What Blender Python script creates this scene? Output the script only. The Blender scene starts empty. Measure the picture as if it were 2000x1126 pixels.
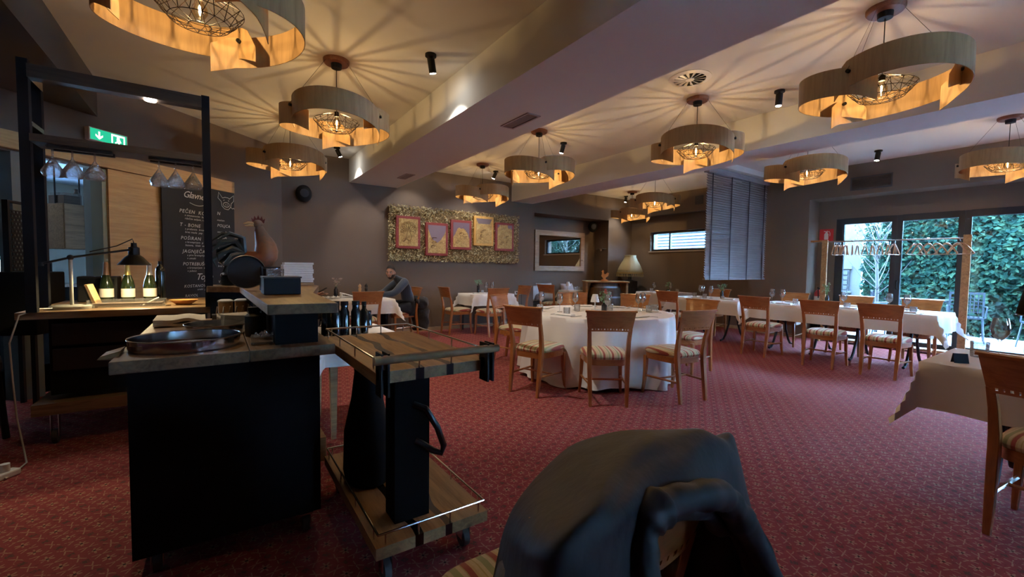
import bpy, bmesh, math, random
from mathutils import Vector, Matrix
sc = bpy.context.scene
COL = sc.collection
random.seed(7)
PI = math.pi

# ---------------------------------------------------------------- camera
cam_d = bpy.data.cameras.new('camera'); cam = bpy.data.objects.new('camera', cam_d); COL.objects.link(cam)
sc.camera = cam
def cam_setup(f_px, yaw, pitch, roll, h):
    cy, sy = math.cos(yaw), math.sin(yaw)
    f = Vector((sy, cy, 0)); r = Vector((cy, -sy, 0)); u = Vector((0, 0, 1))
    f2 = f*math.cos(pitch) + u*math.sin(pitch); u2 = r.cross(f2)
    r3 = r*math.cos(roll) + u2*math.sin(roll); u3 = -r*math.sin(roll) + u2*math.cos(roll)
    m = Matrix((r3, u3, -f2)).transposed().to_4x4(); m.translation = Vector((0, 0, h))
    cam.matrix_world = m
    cam_d.sensor_width = 36.0; cam_d.lens = f_px/2000*36; cam_d.clip_start = 0.05; cam_d.clip_end = 200
cam_setup(841.4, math.radians(34.263), math.radians(-2.743), math.radians(0.754), 1.2885)

# ---------------------------------------------------------------- world, view
w = bpy.data.worlds.new('world'); sc.world = w; w.use_nodes = True
bg = w.node_tree.nodes['Background']; bg.inputs[0].default_value = (0.33, 0.59, 1.0, 1); bg.inputs[1].default_value = 92.0
vs = sc.view_settings; vs.view_transform = 'Standard'; vs.look = 'None'; vs.gamma = 1.0; vs.use_curve_mapping = False; vs.exposure = 1.1
sc.cycles.use_denoising = True
sc.cycles.max_bounces = 8; sc.cycles.diffuse_bounces = 5; sc.cycles.glossy_bounces = 3; sc.cycles.transparent_max_bounces = 14
sc.cycles.sample_clamp_indirect = 6.0; sc.cycles.use_light_tree = True
BULB = 1700.0      # filament emission strength
SPOT = 22.0       # ceiling spot power

# ---------------------------------------------------------------- materials
MATS = {}
def mat(name, color=(.5, .5, .5), rough=.6, metal=0, spec=.5, emit=None, es=0, sub=0, sheen=0, coat=0, bump=None):
    if name in MATS: return MATS[name]
    m = bpy.data.materials.new(name); m.use_nodes = True; nt = m.node_tree
    b = nt.nodes['Principled BSDF']
    b.inputs['Base Color'].default_value = (*color, 1); b.inputs['Roughness'].default_value = rough
    b.inputs['Metallic'].default_value = metal; b.inputs['Specular IOR Level'].default_value = spec
    if emit: b.inputs['Emission Color'].default_value = (*emit, 1); b.inputs['Emission Strength'].default_value = es
    if sheen: b.inputs['Sheen Weight'].default_value = sheen
    if coat: b.inputs['Coat Weight'].default_value = coat; b.inputs['Coat Roughness'].default_value = .15
    if bump:
        sca, stg = bump
        n = nt.nodes.new('ShaderNodeTexNoise'); n.inputs['Scale'].default_value = sca; n.inputs['Detail'].default_value = 4
        tc = nt.nodes.new('ShaderNodeTexCoord'); nt.links.new(tc.outputs['Object'], n.inputs['Vector'])
        bp = nt.nodes.new('ShaderNodeBump'); bp.inputs['Strength'].default_value = stg; bp.inputs['Distance'].default_value = .01
        nt.links.new(n.outputs['Fac'], bp.inputs['Height']); nt.links.new(bp.outputs[0], b.inputs['Normal'])
    MATS[name] = m; return m

class NX:
    """tiny node-expression helper"""
    def __init__(s, nt): s.nt = nt
    def math(s, op, a, b=None, c=None, clamp=False):
        n = s.nt.nodes.new('ShaderNodeMath'); n.operation = op; n.use_clamp = clamp
        for i, v in enumerate((a, b, c)):
            if v is None: continue
            if isinstance(v, (int, float)): n.inputs[i].default_value = v
            else: s.nt.links.new(v, n.inputs[i])
        return n.outputs[0]
    def mix(s, f, a, b):
        n = s.nt.nodes.new('ShaderNodeMix'); n.data_type = 'RGBA'
        for i, v in ((0, f), (6, a), (7, b)):
            if isinstance(v, (int, float)): n.inputs[i].default_value = v
            elif isinstance(v, tuple): n.inputs[i].default_value = (*v, 1)
            else: s.nt.links.new(v, n.inputs[i])
        return n.outputs[2]
    def noise(s, vec, scale, detail=3, dist=0, rough=.5):
        n = s.nt.nodes.new('ShaderNodeTexNoise'); n.inputs['Scale'].default_value = scale; n.inputs['Detail'].default_value = detail
        n.inputs['Distortion'].default_value = dist; n.inputs['Roughness'].default_value = rough
        s.nt.links.new(vec, n.inputs['Vector']); return n.outputs['Fac']
    def coord(s, kind='Object', scale=(1, 1, 1), rot=(0, 0, 0), loc=(0, 0, 0)):
        t = s.nt.nodes.new('ShaderNodeTexCoord'); m = s.nt.nodes.new('ShaderNodeMapping')
        m.inputs['Scale'].default_value = scale; m.inputs['Rotation'].default_value = rot; m.inputs['Location'].default_value = loc
        s.nt.links.new(t.outputs[kind], m.inputs['Vector']); return m.outputs[0]
    def sep(s, v):
        n = s.nt.nodes.new('ShaderNodeSeparateXYZ'); s.nt.links.new(v, n.inputs[0]); return n.outputs
    def ramp(s, f, stops):
        n = s.nt.nodes.new('ShaderNodeValToRGB'); e = n.color_ramp.elements
        while len(e) < len(stops): e.new(.5)
        for i, (p, c) in enumerate(stops): e[i].position = p; e[i].color = (*c, 1)
        s.nt.links.new(f, n.inputs[0]); return n.outputs[0]
    def bump(s, h, strength, dist=.005):
        n = s.nt.nodes.new('ShaderNodeBump'); n.inputs['Strength'].default_value = strength; n.inputs['Distance'].default_value = dist
        s.nt.links.new(h, n.inputs['Height']); return n.outputs[0]

def wood(name, c1, c2, axis='x', scale=1.0, rough=.45, coat=0, knots=0, bump=.15):
    if name in MATS: return MATS[name]
    m = mat(name, c1, rough, coat=coat); nt = m.node_tree; x = NX(nt); b = nt.nodes['Principled BSDF']
    s = {'x': (1.2, 14, 14), 'y': (14, 1.2, 14), 'z': (14, 14, 1.2), 'h': (1.4, 1.4, 16)}[axis]
    v = x.coord('Object', tuple(k*scale for k in s))
    f = x.noise(v, 1.6, 6, 1.2, .6)
    g = x.noise(v, 9, 3, .4)
    f2 = x.math('ADD', x.math('MULTIPLY', f, .75), x.math('MULTIPLY', g, .25))
    col = x.ramp(f2, [(.32, c2), (.55, c1), (.75, tuple(min(1, k*1.18) for k in c1))])
    if knots:
        vo = nt.nodes.new('ShaderNodeTexVoronoi'); vo.inputs['Scale'].default_value = knots
        v3 = x.coord('Object', {'x': (1, 2, 2), 'y': (2, 1, 2), 'z': (2, 2, 1), 'h': (1, 1, 2)}[axis]); nt.links.new(v3, vo.inputs['Vector'])
        k = x.math('SUBTRACT', 1, x.math('MULTIPLY', vo.outputs['Distance'], 9), clamp=True)
        col = x.mix(k, col, tuple(k_*.25 for k_ in c2))
    nt.links.new(col, b.inputs['Base Color']); nt.links.new(x.bump(f2, bump), b.inputs['Normal'])
    return m

def glass(name, tint=(1, 1, 1), gl=.12, rough=.02, white=.0):
    if name in MATS: return MATS[name]
    m = bpy.data.materials.new(name); m.use_nodes = True; nt = m.node_tree; nt.nodes.clear()
    out = nt.nodes.new('ShaderNodeOutputMaterial'); tr = nt.nodes.new('ShaderNodeBsdfTransparent'); tr.inputs[0].default_value = (*tint, 1)
    gs = nt.nodes.new('ShaderNodeBsdfGlossy'); gs.inputs['Roughness'].default_value = rough
    lw = nt.nodes.new('ShaderNodeLayerWeight'); lw.inputs[0].default_value = .35
    mp = nt.nodes.new('ShaderNodeMath'); mp.operation = 'MULTIPLY_ADD'; mp.inputs[1].default_value = .75; mp.inputs[2].default_value = gl; mp.use_clamp = True
    nt.links.new(lw.outputs['Fresnel'], mp.inputs[0])
    mx = nt.nodes.new('ShaderNodeMixShader'); nt.links.new(mp.outputs[0], mx.inputs[0]); nt.links.new(tr.outputs[0], mx.inputs[1]); nt.links.new(gs.outputs[0], mx.inputs[2])
    last = mx
    if white:
        df = nt.nodes.new('ShaderNodeBsdfDiffuse'); df.inputs[0].default_value = (.9, .93, 1, 1)
        m2 = nt.nodes.new('ShaderNodeMixShader'); m2.inputs[0].default_value = white
        nt.links.new(mx.outputs[0], m2.inputs[1]); nt.links.new(df.outputs[0], m2.inputs[2]); last = m2
    nt.links.new(last.outputs[0], out.inputs[0]); MATS[name] = m; return m

def emis(name, c, s):
    if name in MATS: return MATS[name]
    m = bpy.data.materials.new(name); m.use_nodes = True; nt = m.node_tree; nt.nodes.clear()
    o = nt.nodes.new('ShaderNodeOutputMaterial'); e = nt.nodes.new('ShaderNodeEmission'); e.inputs[0].default_value = (*c, 1); e.inputs[1].default_value = s
    nt.links.new(e.outputs[0], o.inputs[0]); MATS[name] = m; return m

# ---------------------------------------------------------------- mesh helpers
class MB:
    def __init__(s): s.v = []; s.f = []
    def add(s, vs, fs):
        n = len(s.v); s.v += [tuple(p) for p in vs]; s.f += [tuple(i+n for i in f) for f in fs]; return s
    def box(s, x0, x1, y0, y1, z0, z1, rz=0, c=(0, 0)):
        P = [(x, y, z) for z in (z0, z1) for x, y in ((x0, y0), (x1, y0), (x1, y1), (x0, y1))]
        if rz:
            co, si = math.cos(rz), math.sin(rz)
            P = [(c[0]+(x-c[0])*co-(y-c[1])*si, c[1]+(x-c[0])*si+(y-c[1])*co, z) for x, y, z in P]
        return s.add(P, [(3, 2, 1, 0), (4, 5, 6, 7), (0, 1, 5, 4), (1, 2, 6, 5), (2, 3, 7, 6), (3, 0, 4, 7)])
    def hexa(s, P):   # 8 points: bottom 4 (ccw), top 4
        return s.add(P, [(3, 2, 1, 0), (4, 5, 6, 7), (0, 1, 5, 4), (1, 2, 6, 5), (2, 3, 7, 6), (3, 0, 4, 7)])
    def prism(s, pts, z0, z1):
        n = len(pts); return s.add([(x, y, z0) for x, y in pts]+[(x, y, z1) for x, y in pts],
            [tuple(range(n-1, -1, -1)), tuple(range(n, 2*n))]+[(i, (i+1) % n, n+(i+1) % n, n+i) for i in range(n)])
    def plate(s, pts, o, u, vv, nrm, t):   # 2D outline extruded along nrm
        o, u, vv, nrm = map(Vector, (o, u, vv, nrm)); n = len(pts)
        a = [o+u*p+vv*q for p, q in pts]; b = [q+nrm*t for q in a]
        return s.add(a+b, [tuple(range(n-1, -1, -1)), tuple(range(n, 2*n))]+[(i, (i+1) % n, n+(i+1) % n, n+i) for i in range(n)])
    def lathe(s, prof, c=(0, 0, 0), n=20, sx=1, sy=1):
        vs = []; k = len(prof)
        for i in range(n):
            a = 2*PI*i/n
            for r, z in prof: vs.append((c[0]+r*math.cos(a)*sx, c[1]+r*math.sin(a)*sy, c[2]+z))
        fs = [(i*k+j, ((i+1) % n)*k+j, ((i+1) % n)*k+j+1, i*k+j+1) for i in range(n) for j in range(k-1)]
        return s.add(vs, fs)
    def cyl(s, c, r, z0, z1, n=16, r2=None):
        r2 = r if r2 is None else r2
        return s.lathe([(0, z0), (r, z0), (r2, z1), (0, z1)], c, n)
    def tube(s, pts, r, n=6, closed=False, rs=None):
        pts = [Vector(p) for p in pts]; m = len(pts); vs = []
        up = Vector((0, 0, 1)); prev = None
        for i, p in enumerate(pts):
            if closed: t = pts[(i+1) % m]-pts[i-1]
            else: t = pts[min(i+1, m-1)]-pts[max(i-1, 0)]
            if t.length < 1e-9: t = Vector((0, 0, 1))
            t.normalize()
            if prev is None:
                a = up.cross(t)
                if a.length < .1: a = Vector((1, 0, 0)).cross(t)
            else:
                a = prev-t*prev.dot(t)
                if a.length < 1e-6: a = up.cross(t)
            a.normalize(); prev = a; b = t.cross(a)
            rr = rs[i] if rs else r
            for k in range(n):
                q = 2*PI*k/n; vs.append(p+a*(math.cos(q)*rr)+b*(math.sin(q)*rr))
        fs = []
        for i in range(m if closed else m-1):
            j = (i+1) % m
            for k in range(n): fs.append((i*n+k, i*n+(k+1) % n, j*n+(k+1) % n, j*n+k))
        if not closed: fs += [tuple(range(n-1, -1, -1)), tuple((m-1)*n+k for k in range(n))]
        return s.add(vs, fs)
    def grid(s, rows, closed=False):
        m = len(rows); n = len(rows[0]); vs = [p for r in rows for p in r]
        fs = [(i*n+j, i*n+(j+1) % n, (i+1)*n+(j+1) % n, (i+1)*n+j) for i in range(m-1) for j in range(n if closed else n-1)]
        return s.add(vs, fs)
    def ball(s, c, r, sx=1, sy=1, sz=1, n=10, m=8):
        prof = [(max(1e-5, math.sin(PI*j/m))*r, -math.cos(PI*j/m)*r*sz) for j in range(m+1)]
        return s.lathe(prof, c, n, sx, sy)
    def xf(s, M):
        s.v = [tuple(M @ Vector(p)) for p in s.v]; return s
    def build(s, name, m, parent=None, smooth=True, bevel=0, sub=0, solid=0, loc=None, auto=40):
        me = bpy.data.meshes.new(name); me.from_pydata(s.v, [], s.f); me.update()
        bm = bmesh.new(); bm.from_mesh(me); bmesh.ops.remove_doubles(bm, verts=bm.verts, dist=1e-6)
        bmesh.ops.recalc_face_normals(bm, faces=bm.faces)
        if smooth:
            for f in bm.faces: f.smooth = True
            for e in bm.edges:
                if len(e.link_faces) == 2 and e.calc_face_angle(0) > math.radians(auto): e.smooth = False
        bm.to_mesh(me); bm.free()
        me.materials.append(m if not isinstance(m, str) else MATS[m])
        o = bpy.data.objects.new(name, me); COL.objects.link(o)
        if parent: o.parent = parent
        if loc: o.location = loc
        if bevel:
            md = o.modifiers.new('bevel', 'BEVEL'); md.width = bevel; md.segments = 2; md.limit_method = 'ANGLE'; md.angle_limit = math.radians(40)
        if solid: md = o.modifiers.new('solid', 'SOLIDIFY'); md.thickness = solid; md.offset = 0
        if sub: md = o.modifiers.new('sub', 'SUBSURF'); md.levels = sub; md.render_levels = sub
        return o
def tag(o, label, cat, group=None, kind=None):
    o['label'] = label; o['category'] = cat
    if group: o['group'] = group
    if kind: o['kind'] = kind
    return o
def thing(name, label, cat, loc=(0, 0, 0), rz=0, group=None):
    o = bpy.data.objects.new(name, None); COL.objects.link(o); o.empty_display_size = .1
    o.location = loc; o.rotation_euler = (0, 0, rz); return tag(o, label, cat, group)
def struct(o): o['kind'] = 'structure'; return o
def kids(o): return [c for c in COL.objects if c.parent == o]
def dup(root, loc, rz=0, label=None, group=None, tree=None):
    def cp(o, par):
        c = o.copy(); COL.objects.link(c)
        if par: c.parent = par
        for k in (o.get('_k') and [] or KID.get(o.name, [])): cp(k, c)
        return c
    if root.name not in KID: index_kids(root)
    r = cp(root, None); r.location = loc; r.rotation_euler = (0, 0, rz)
    if label: r['label'] = label
    if group: r['group'] = group
    return r
KID = {}
def index_kids(o):
    ks = kids(o); KID[o.name] = ks
    for k in ks: index_kids(k)

# ---------------------------------------------------------------- palette
wall_m = mat('wall_paint', (.150, .108, .078), .85, bump=(60, .05))
walld_m = wall_m
ceil_m = mat('ceiling_paint', (.70, .69, .64), .9)
white_m = mat('white_plastic', (.75, .75, .74), .4)
black_m = mat('black_metal', (.006, .006, .006), .55, 0, spec=.3)
blackw_m = mat('black_panel', (.006, .0055, .005), .8, spec=.12)
steel_m = mat('steel', (.6, .6, .62), .22, 1)
alu_m = mat('dark_aluminium', (.03, .033, .04), .4, .3)
oak_m = wood('oak', (.42, .24, .10), (.2, .1, .04), 'x', 1, .5, knots=2.2)
oaky_m = wood('oak_y', (.42, .24, .10), (.2, .1, .04), 'y', 1, .5, knots=2.2)
door_wood = wood('door_wood', (.52, .31, .12), (.40, .22, .08), 'h', .8, .5, knots=1.3)
bar_wood = wood('bar_wood', (.26, .16, .08), (.13, .07, .03), 'x', 1, .4, knots=1.8)
bary_wood = wood('bar_wood_y', (.24, .15, .08), (.12, .07, .035), 'y', 1, .4, knots=1.8)
darkw_m = wood('dark_wood', (.05, .03, .018), (.02, .012, .008), 'x', 1, .5)
cherry = wood('cherry', (.40, .150, .042), (.27, .09, .022), 'z', 1.2, .28, coat=.5, bump=.03)
cherryx = wood('cherry_x', (.40, .150, .042), (.27, .09, .022), 'x', 1.2, .28, coat=.5, bump=.03)
cloth_m = mat('tablecloth', (.80, .78, .76), .85, bump=(8, .25))
napkin_m = mat('napkin', (.80, .79, .76), .9)
glass_m = glass('clear_glass', (1, 1, 1), .10, .02, .05)
pane_m = glass('window_glass', (.93, .97, .97), .03, .0)
acryl_m = glass('acrylic', (.92, .94, .93), .12, .1, .08)

# ---------------------------------------------------------------- the room
ZC = 3.19; ZS = 2.776; YB = 8.095; XR = 9.32
D = Vector((-.7276, -.686, 0)); NO = Vector((-.686, .7276, 0)); O0 = Vector((.881, YB, 0))
def Wd(s, o, z): p = O0+D*s+NO*o; return (p.x, p.y, z)
def wbox(mb, s0, s1, o0, o1, z0, z1):
    return mb.hexa([Wd(s0, o0, z0), Wd(s1, o0, z0), Wd(s1, o1, z0), Wd(s0, o1, z0), Wd(s0, o0, z1), Wd(s1, o0, z1), Wd(s1, o1, z1), Wd(s0, o1, z1)])

# carpet
def carpet():
    m = mat('carpet', (.3, .02, .02), .95, spec=.1); nt = m.node_tree; x = NX(nt); b = nt.nodes['Principled BSDF']
    P = .08
    v = x.coord('Object', (1/P, 1/P, 1), (0, 0, math.radians(12)))
    nz = x.nt.nodes.new('ShaderNodeTexNoise'); nz.inputs['Scale'].default_value = 3.0; x.nt.links.new(v, nz.inputs['Vector'])
    X, Y, _ = x.sep(v)
    # slight waver
    X = x.math('ADD', X, x.math('MULTIPLY', x.noise(v, 2.2, 2), .16)); Y = x.math('ADD', Y, x.math('MULTIPLY', x.noise(v, 2.6, 2), .16))
    fx = x.math('FLOOR', X); fy = x.math('FLOOR', Y)
    u = x.math('SUBTRACT', x.math('FRACT', X), .5); q = x.math('SUBTRACT', x.math('FRACT', Y), .5)
    par = x.math('MODULO', x.math('ABSOLUTE', x.math('ADD', fx, fy)), 2)      # 0/1 checker
    par = x.math('GREATER_THAN', par, .5)
    r = x.math('SQRT', x.math('ADD', x.math('MULTIPLY', u, u), x.math('MULTIPLY', q, q)))
    th = x.math('ARCTAN2', q, u)
    pet = x.math('ADD', .20, x.math('MULTIPLY', x.math('COSINE', x.math('MULTIPLY', th, 6)), .13))
    star = x.math('MULTIPLY', x.math('LESS_THAN', r, pet), x.math('GREATER_THAN', r, .07))
    # bracket square
    au = x.math('ABSOLUTE', u); aq = x.math('ABSOLUTE', q)
    mx = x.math('MAXIMUM', au, aq); mn = x.math('MINIMUM', au, aq)
    ring = x.math('MULTIPLY', x.math('LESS_THAN', x.math('ABSOLUTE', x.math('SUBTRACT', mx, x.math('ADD', .34, x.math('MULTIPLY', mn, .3)))), .032), x.math('GREATER_THAN', mn, .1))
    blob = x.math('LESS_THAN', x.math('ADD', au, x.math('MULTIPLY', aq, 1.1)), .24)
    fl = x.noise(x.coord('Object', (60, 60, 60)), 1, 2); fine = x.math('GREATER_THAN', fl, .38)
    fl2 = x.noise(x.coord('Object', (95, 95, 95)), 1, 2)
    speck = x.math('GREATER_THAN', x.noise(x.coord('Object', (34, 34, 34)), 1, 3), .62)
    base = x.mix(x.noise(x.coord('Object', (1.5, 1.5, 1.5)), 1, 3), (.23, .043, .049), (.295, .066, .066))
    base = x.mix(x.math('MULTIPLY', speck, .35), base, (.10, .035, .03))
    inv = x.math('SUBTRACT', 1, par)
    light = x.math('MULTIPLY', x.math('ADD', x.math('MULTIPLY', star, par), x.math('MULTIPLY', ring, inv), clamp=True), fine)
    dark = x.math('MULTIPLY', x.math('MULTIPLY', blob, inv), x.math('GREATER_THAN', fl2, .45))
    c = x.mix(x.math('MULTIPLY', light, .68), base, (.46, .27, .17))
    c = x.mix(x.math('MULTIPLY', dark, .8), c, (.09, .06, .05))
    core = x.math('MULTIPLY', x.math('LESS_THAN', r, .07), par)
    c = x.mix(core, c, (.04, .02, .02))
    nt.links.new(c, b.inputs['Base Color'])
    nt.links.new(x.bump(x.noise(x.coord('Object', (400, 400, 400)), 1, 2), .35, .003), b.inputs['Normal'])
    return m
carpet_m = carpet()
m = MB(); m.add([(-8, -6, 0), (9.9, -6, 0), (9.9, 9.6, 0), (-8, 9.6, 0)], [(0, 1, 2, 3)]); struct(m.build('floor', carpet_m))
m = MB(); m.box(-8, 10.4, -6, 12, ZC, ZC+.15); struct(m.build('ceiling', ceil_m, smooth=False))
m = MB(); m.box(1.957, 2.84, -6, YB, ZS, ZC-.001); struct(m.build('trim_1', ceil_m, smooth=False))
m = MB(); m.box(5.47, 6.055, -6, YB, ZS, ZC-.001); struct(m.build('trim_2', ceil_m, smooth=False))
m = MB(); m.box(6.055, XR, 4.22, 4.52, 3.09, ZC-.001); struct(m.build('trim_3', ceil_m, smooth=False))
# dark bulkhead over the bar side
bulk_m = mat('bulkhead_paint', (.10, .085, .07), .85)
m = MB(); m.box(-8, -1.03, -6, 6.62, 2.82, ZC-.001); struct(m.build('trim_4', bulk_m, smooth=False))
# back wall with alcove
m = MB()
m.box(.881, 6.12, YB, YB+.15, 0, ZC); m.box(6.12, 8.6, YB, YB+.15, 2.58, ZC); m.box(8.6, 9.75, YB, YB+.15, 0, ZC)
m.box(5.97, 6.12, YB+.15, 8.75, 0, 2.73); m.box(8.6, 8.75, YB+.15, 8.75, 0, 2.73); m.box(6.12, 8.6, 8.6, 8.75, 0, 2.73); m.box(6.12, 8.6, YB+.15, 8.6, 2.58, 2.73)
struct(m.build('wall_back', wall_m, smooth=False))
# right (outer) wall: recess with ribbon window, main part, door recess
m = MB()
XI = 9.52; XD = 9.76
m.box(XI, XI+.3, 4.75, YB, 0, 1.775); m.box(XI, XI+.3, 4.75, YB, 2.275, 2.68); m.box(XI, XI+.3, 7.46, YB, 1.775, 2.275); m.box(XI, XI+.3, 4.75, 5.2, 1.775, 2.275)
m.box(XR, XI+.3, 4.75, YB, 2.68, ZC)
m.box(XR, XD+.2, 3.657, 4.75, 0, ZC)
m.box(XR, XD+.2, -6, 3.657, 2.65, ZC)
m.box(XD, XD+.2, 3.36, 3.657, 0, 2.65); m.box(XD, XD+.2, -3.6, 3.36, 2.29, 2.65)
m.box(XR, XD+.2, -6, -3.6, 0, 2.65)
struct(m.build('wall_right', wall_m, smooth=False))
# diagonal wall with kitchen opening
m = MB()
wbox(m, 0, 2.6, 0, .12, 0, ZC); wbox(m, 2.6, 4.7, 0, .12, 2.28, ZC); wbox(m, 4.7, 7.2, 0, .12, 0, ZC)
struct(m.build('wall_left', wall_m, smooth=False))
# walls behind the camera
m = MB(); m.box(-8, 4.3, -6.1, -6, 0, ZC); m.box(5.3, 10, -6.1, -6, 0, ZC); m.box(4.3, 5.3, -6.1, -6, 2.1, ZC); m.box(4.3, 5.3, -6.1, -6, 0, 1.6); struct(m.build('wall_front', wall_m, smooth=False))
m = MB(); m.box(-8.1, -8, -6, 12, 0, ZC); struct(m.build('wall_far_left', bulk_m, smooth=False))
# baseboards
bb_m = wood('baseboard_wood', (.42, .30, .18), (.3, .2, .1), 'x', 1, .5)
m = MB(); m.box(.9, 6.12, YB-.015, YB, 0, .07); struct(m.build('baseboard_back', bb_m, smooth=False))
m = MB(); m.box(XI-.015, XI, 4.75, YB, 0, .07); m.box(XR-.015, XR, 3.66, 4.75, 0, .07); struct(m.build('baseboard_right', bb_m, smooth=False))
# ---------------------------------------------------------------- glazed doors of the recess
Ys = [3.36, 2.465, 1.64, .81, -.02, -.85, -1.7, -2.6, -3.6]
for i in range(8):
    y1, y0 = Ys[i], Ys[i+1]
    r = bpy.data.objects.new('door_%d' % (i+1), None); COL.objects.link(r); struct(r)
    m = MB(); fw = .07; e = .055 if i == 0 else 0
    m.box(XD, XD+.07, y0, y0+fw, 0, 2.29); m.box(XD, XD+.07, y1-fw-e, y1, 0, 2.29)
    m.box(XD, XD+.07, y0+fw, y1-fw-e, 2.185, 2.29); m.box(XD, XD+.07, y0+fw, y1-fw-e, 0, .12)
    m.build('door_frame', alu_m, r, smooth=False, bevel=.004)
    m = MB(); m.box(XD+.03, XD+.04, y0+fw, y1-fw-e, .12, 2.185); m.build('pane', pane_m, r, smooth=False)
    if i in (1, 3):
        m = MB(); m.box(XD-.035, XD, y1-.05, y1-.02, 1.0, 1.16); m.box(XD-.06, XD-.035, y1-.045, y1-.025, 1.02, 1.14); m.build('door_handle', black_m, r, smooth=False)
m = MB()
for q in ((4.3, 4.35), (4.78, 4.82), (5.25, 5.3)): m.box(q[0], q[1], -6.08, -6.02, 1.6, 2.1)
r = bpy.data.objects.new('window_added', None); COL.objects.link(r); struct(r); m.build('window_frame', alu_m, r, smooth=False)  # unseen window, added in the front wall for bluish light on camera-facing sides
m = MB(); m.box(4.35, 5.25, -6.055, -6.045, 1.6, 2.1); m.build('pane', pane_m, r, smooth=False)
# ribbon window
r = bpy.data.objects.new('window_1', None); COL.objects.link(r); struct(r)
m = MB(); a, b_, z0, z1 = 5.2, 7.46, 1.775, 2.275; X0 = XI+.08
for q in ((a, b_, z0, z0+.05), (a, b_, z1-.05, z1), (a, a+.05, z0+.05, z1-.05), (b_-.05, b_, z0+.05, z1-.05), (6.9, 6.94, z0+.05, z1-.05)): m.box(X0, X0+.06, *q)
m.build('window_frame', alu_m, r, smooth=False)
m = MB(); m.box(X0+.025, X0+.035, a+.05, b_-.05, z0+.05, z1-.05); m.build('pane', pane_m, r, smooth=False)
m = MB(); m.box(XI-.03, XI+.08, a-.03, b_+.03, z0-.03, z0); m.build('window_sill', mat('sill_stone', (.42, .36, .33), .5), r, smooth=False)

# ---------------------------------------------------------------- outside
terr = mat('terrace_concrete', (.15, .15, .145), .9, bump=(5, .2))
m = MB(); m.box(9.97, 24, -14, 16, -.2, -.04); struct(m.build('floor_terrace', terr, smooth=False))
m = MB(); m.box(9.80, 9.97, -3.6, 3.36, -.1, .0); struct(m.build('trim_5', mat('sill_conc', (.5, .5, .48), .8), smooth=False))
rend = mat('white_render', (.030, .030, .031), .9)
house = thing('neighbouring_house', 'pale rendered house with grey louvre shutters behind the tree outside the glass doors', 'house', (15.2, 5.4, 0))
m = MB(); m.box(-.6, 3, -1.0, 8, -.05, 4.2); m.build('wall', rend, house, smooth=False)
m = MB(); m.box(-.66, -.6, -.75, .55, .1, 1.35)
for k in range(9): m.box(-.7, -.66, -.72, .52, .14+k*.135, .24+k*.135)
m.build('louvre_shutter', mat('louvre_grey', (.007, .009, .011), .5), house, smooth=False)
m = MB(); m.box(-.68, -.6, -.8, .6, 1.38, 1.46); m.box(-.68, -.6, -.8, .6, .0, .08); m.box(-.68, -.6, -.8, .6, .72, .77); m.build('window_trim', rend, house, smooth=False)
side = thing('outbuilding', 'pale wall with horizontal slats seen through the ribbon window', 'building', (12.6, 9.0, 0))
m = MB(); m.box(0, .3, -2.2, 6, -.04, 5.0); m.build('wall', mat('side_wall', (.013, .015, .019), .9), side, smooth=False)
m = MB()
for k in range(16): m.box(-.05, 0, -2.1, .6, 1.5+k*.1, 1.56+k*.1)
m.build('slats', mat('side_slats', (.020, .024, .028), .8), side, smooth=False)
m = MB(); m.box(-.04, 0, .9, .96, 0, 4.8); m.build('downpipe', mat('pipe_grey', (.012, .013, .016), .6), side, smooth=False)
leafm = mat('hedge_leaf', (.10, .22, .07), 1.0, spec=.05); nt = leafm.node_tree; x = NX(nt)
n_ = nt.nodes.new('ShaderNodeObjectInfo')
v_ = x.coord('Object', (2.2, 2.2, 2.2)); nt.links.new(x.ramp(x.noise(v_, 3.1, 4), [(.3, (.0015, .0065, .0055)), (.5, (.004, .014, .009)), (.7, (.015, .030, .015))]), nt.nodes['Principled BSDF'].inputs['Base Color'])
def leaves(m, pts, size, rng, flat=None):
    for p in pts:
        s = size*rng.uniform(.6, 1.3); a = Vector((rng.gauss(0, 1), rng.gauss(0, 1), rng.gauss(0, 1))).normalized()
        n = (flat+a*.75).normalized() if flat else a
        u = n.cross(Vector((rng.gauss(0, 1), rng.gauss(0, 1), rng.gauss(0, 1)))).normalized(); v = n.cross(u); p = Vector(p)
        m.add([p-u*s*.5, p-v*s*.32+n*s*.08, p+u*s*.55, p+v*s*.32+n*s*.08], [(0, 1, 2), (0, 2, 3)])
rng = random.Random(3)
hd = MB(); pts = []
for k in range(24000):
    y = rng.uniform(-5.0, 3.95); z = rng.uniform(-.02, 2.95)
    pts.append((13.3+.25*math.sin(y*1.7)*math.cos(z*2.1)+rng.uniform(-.14, .14), y, z))
leaves(hd, pts, .115, rng, Vector((-1, 0, .25)))
hedge = thing('ivy_hedge', 'tall dense green ivy hedge across the terrace', 'hedge', (13.3, 0, 0))
hd.xf(Matrix.Translation((-13.3, 0, 0))); o = hd.build('foliage', leafm, hedge, smooth=False); o['kind'] = 'stuff'
m = MB(); m.box(.25, .6, -5.1, 4.0, 0, 2.9); m.build('dense_core', mat('hedge_core', (.003, .007, .004), .95), hedge, smooth=False)
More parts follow.
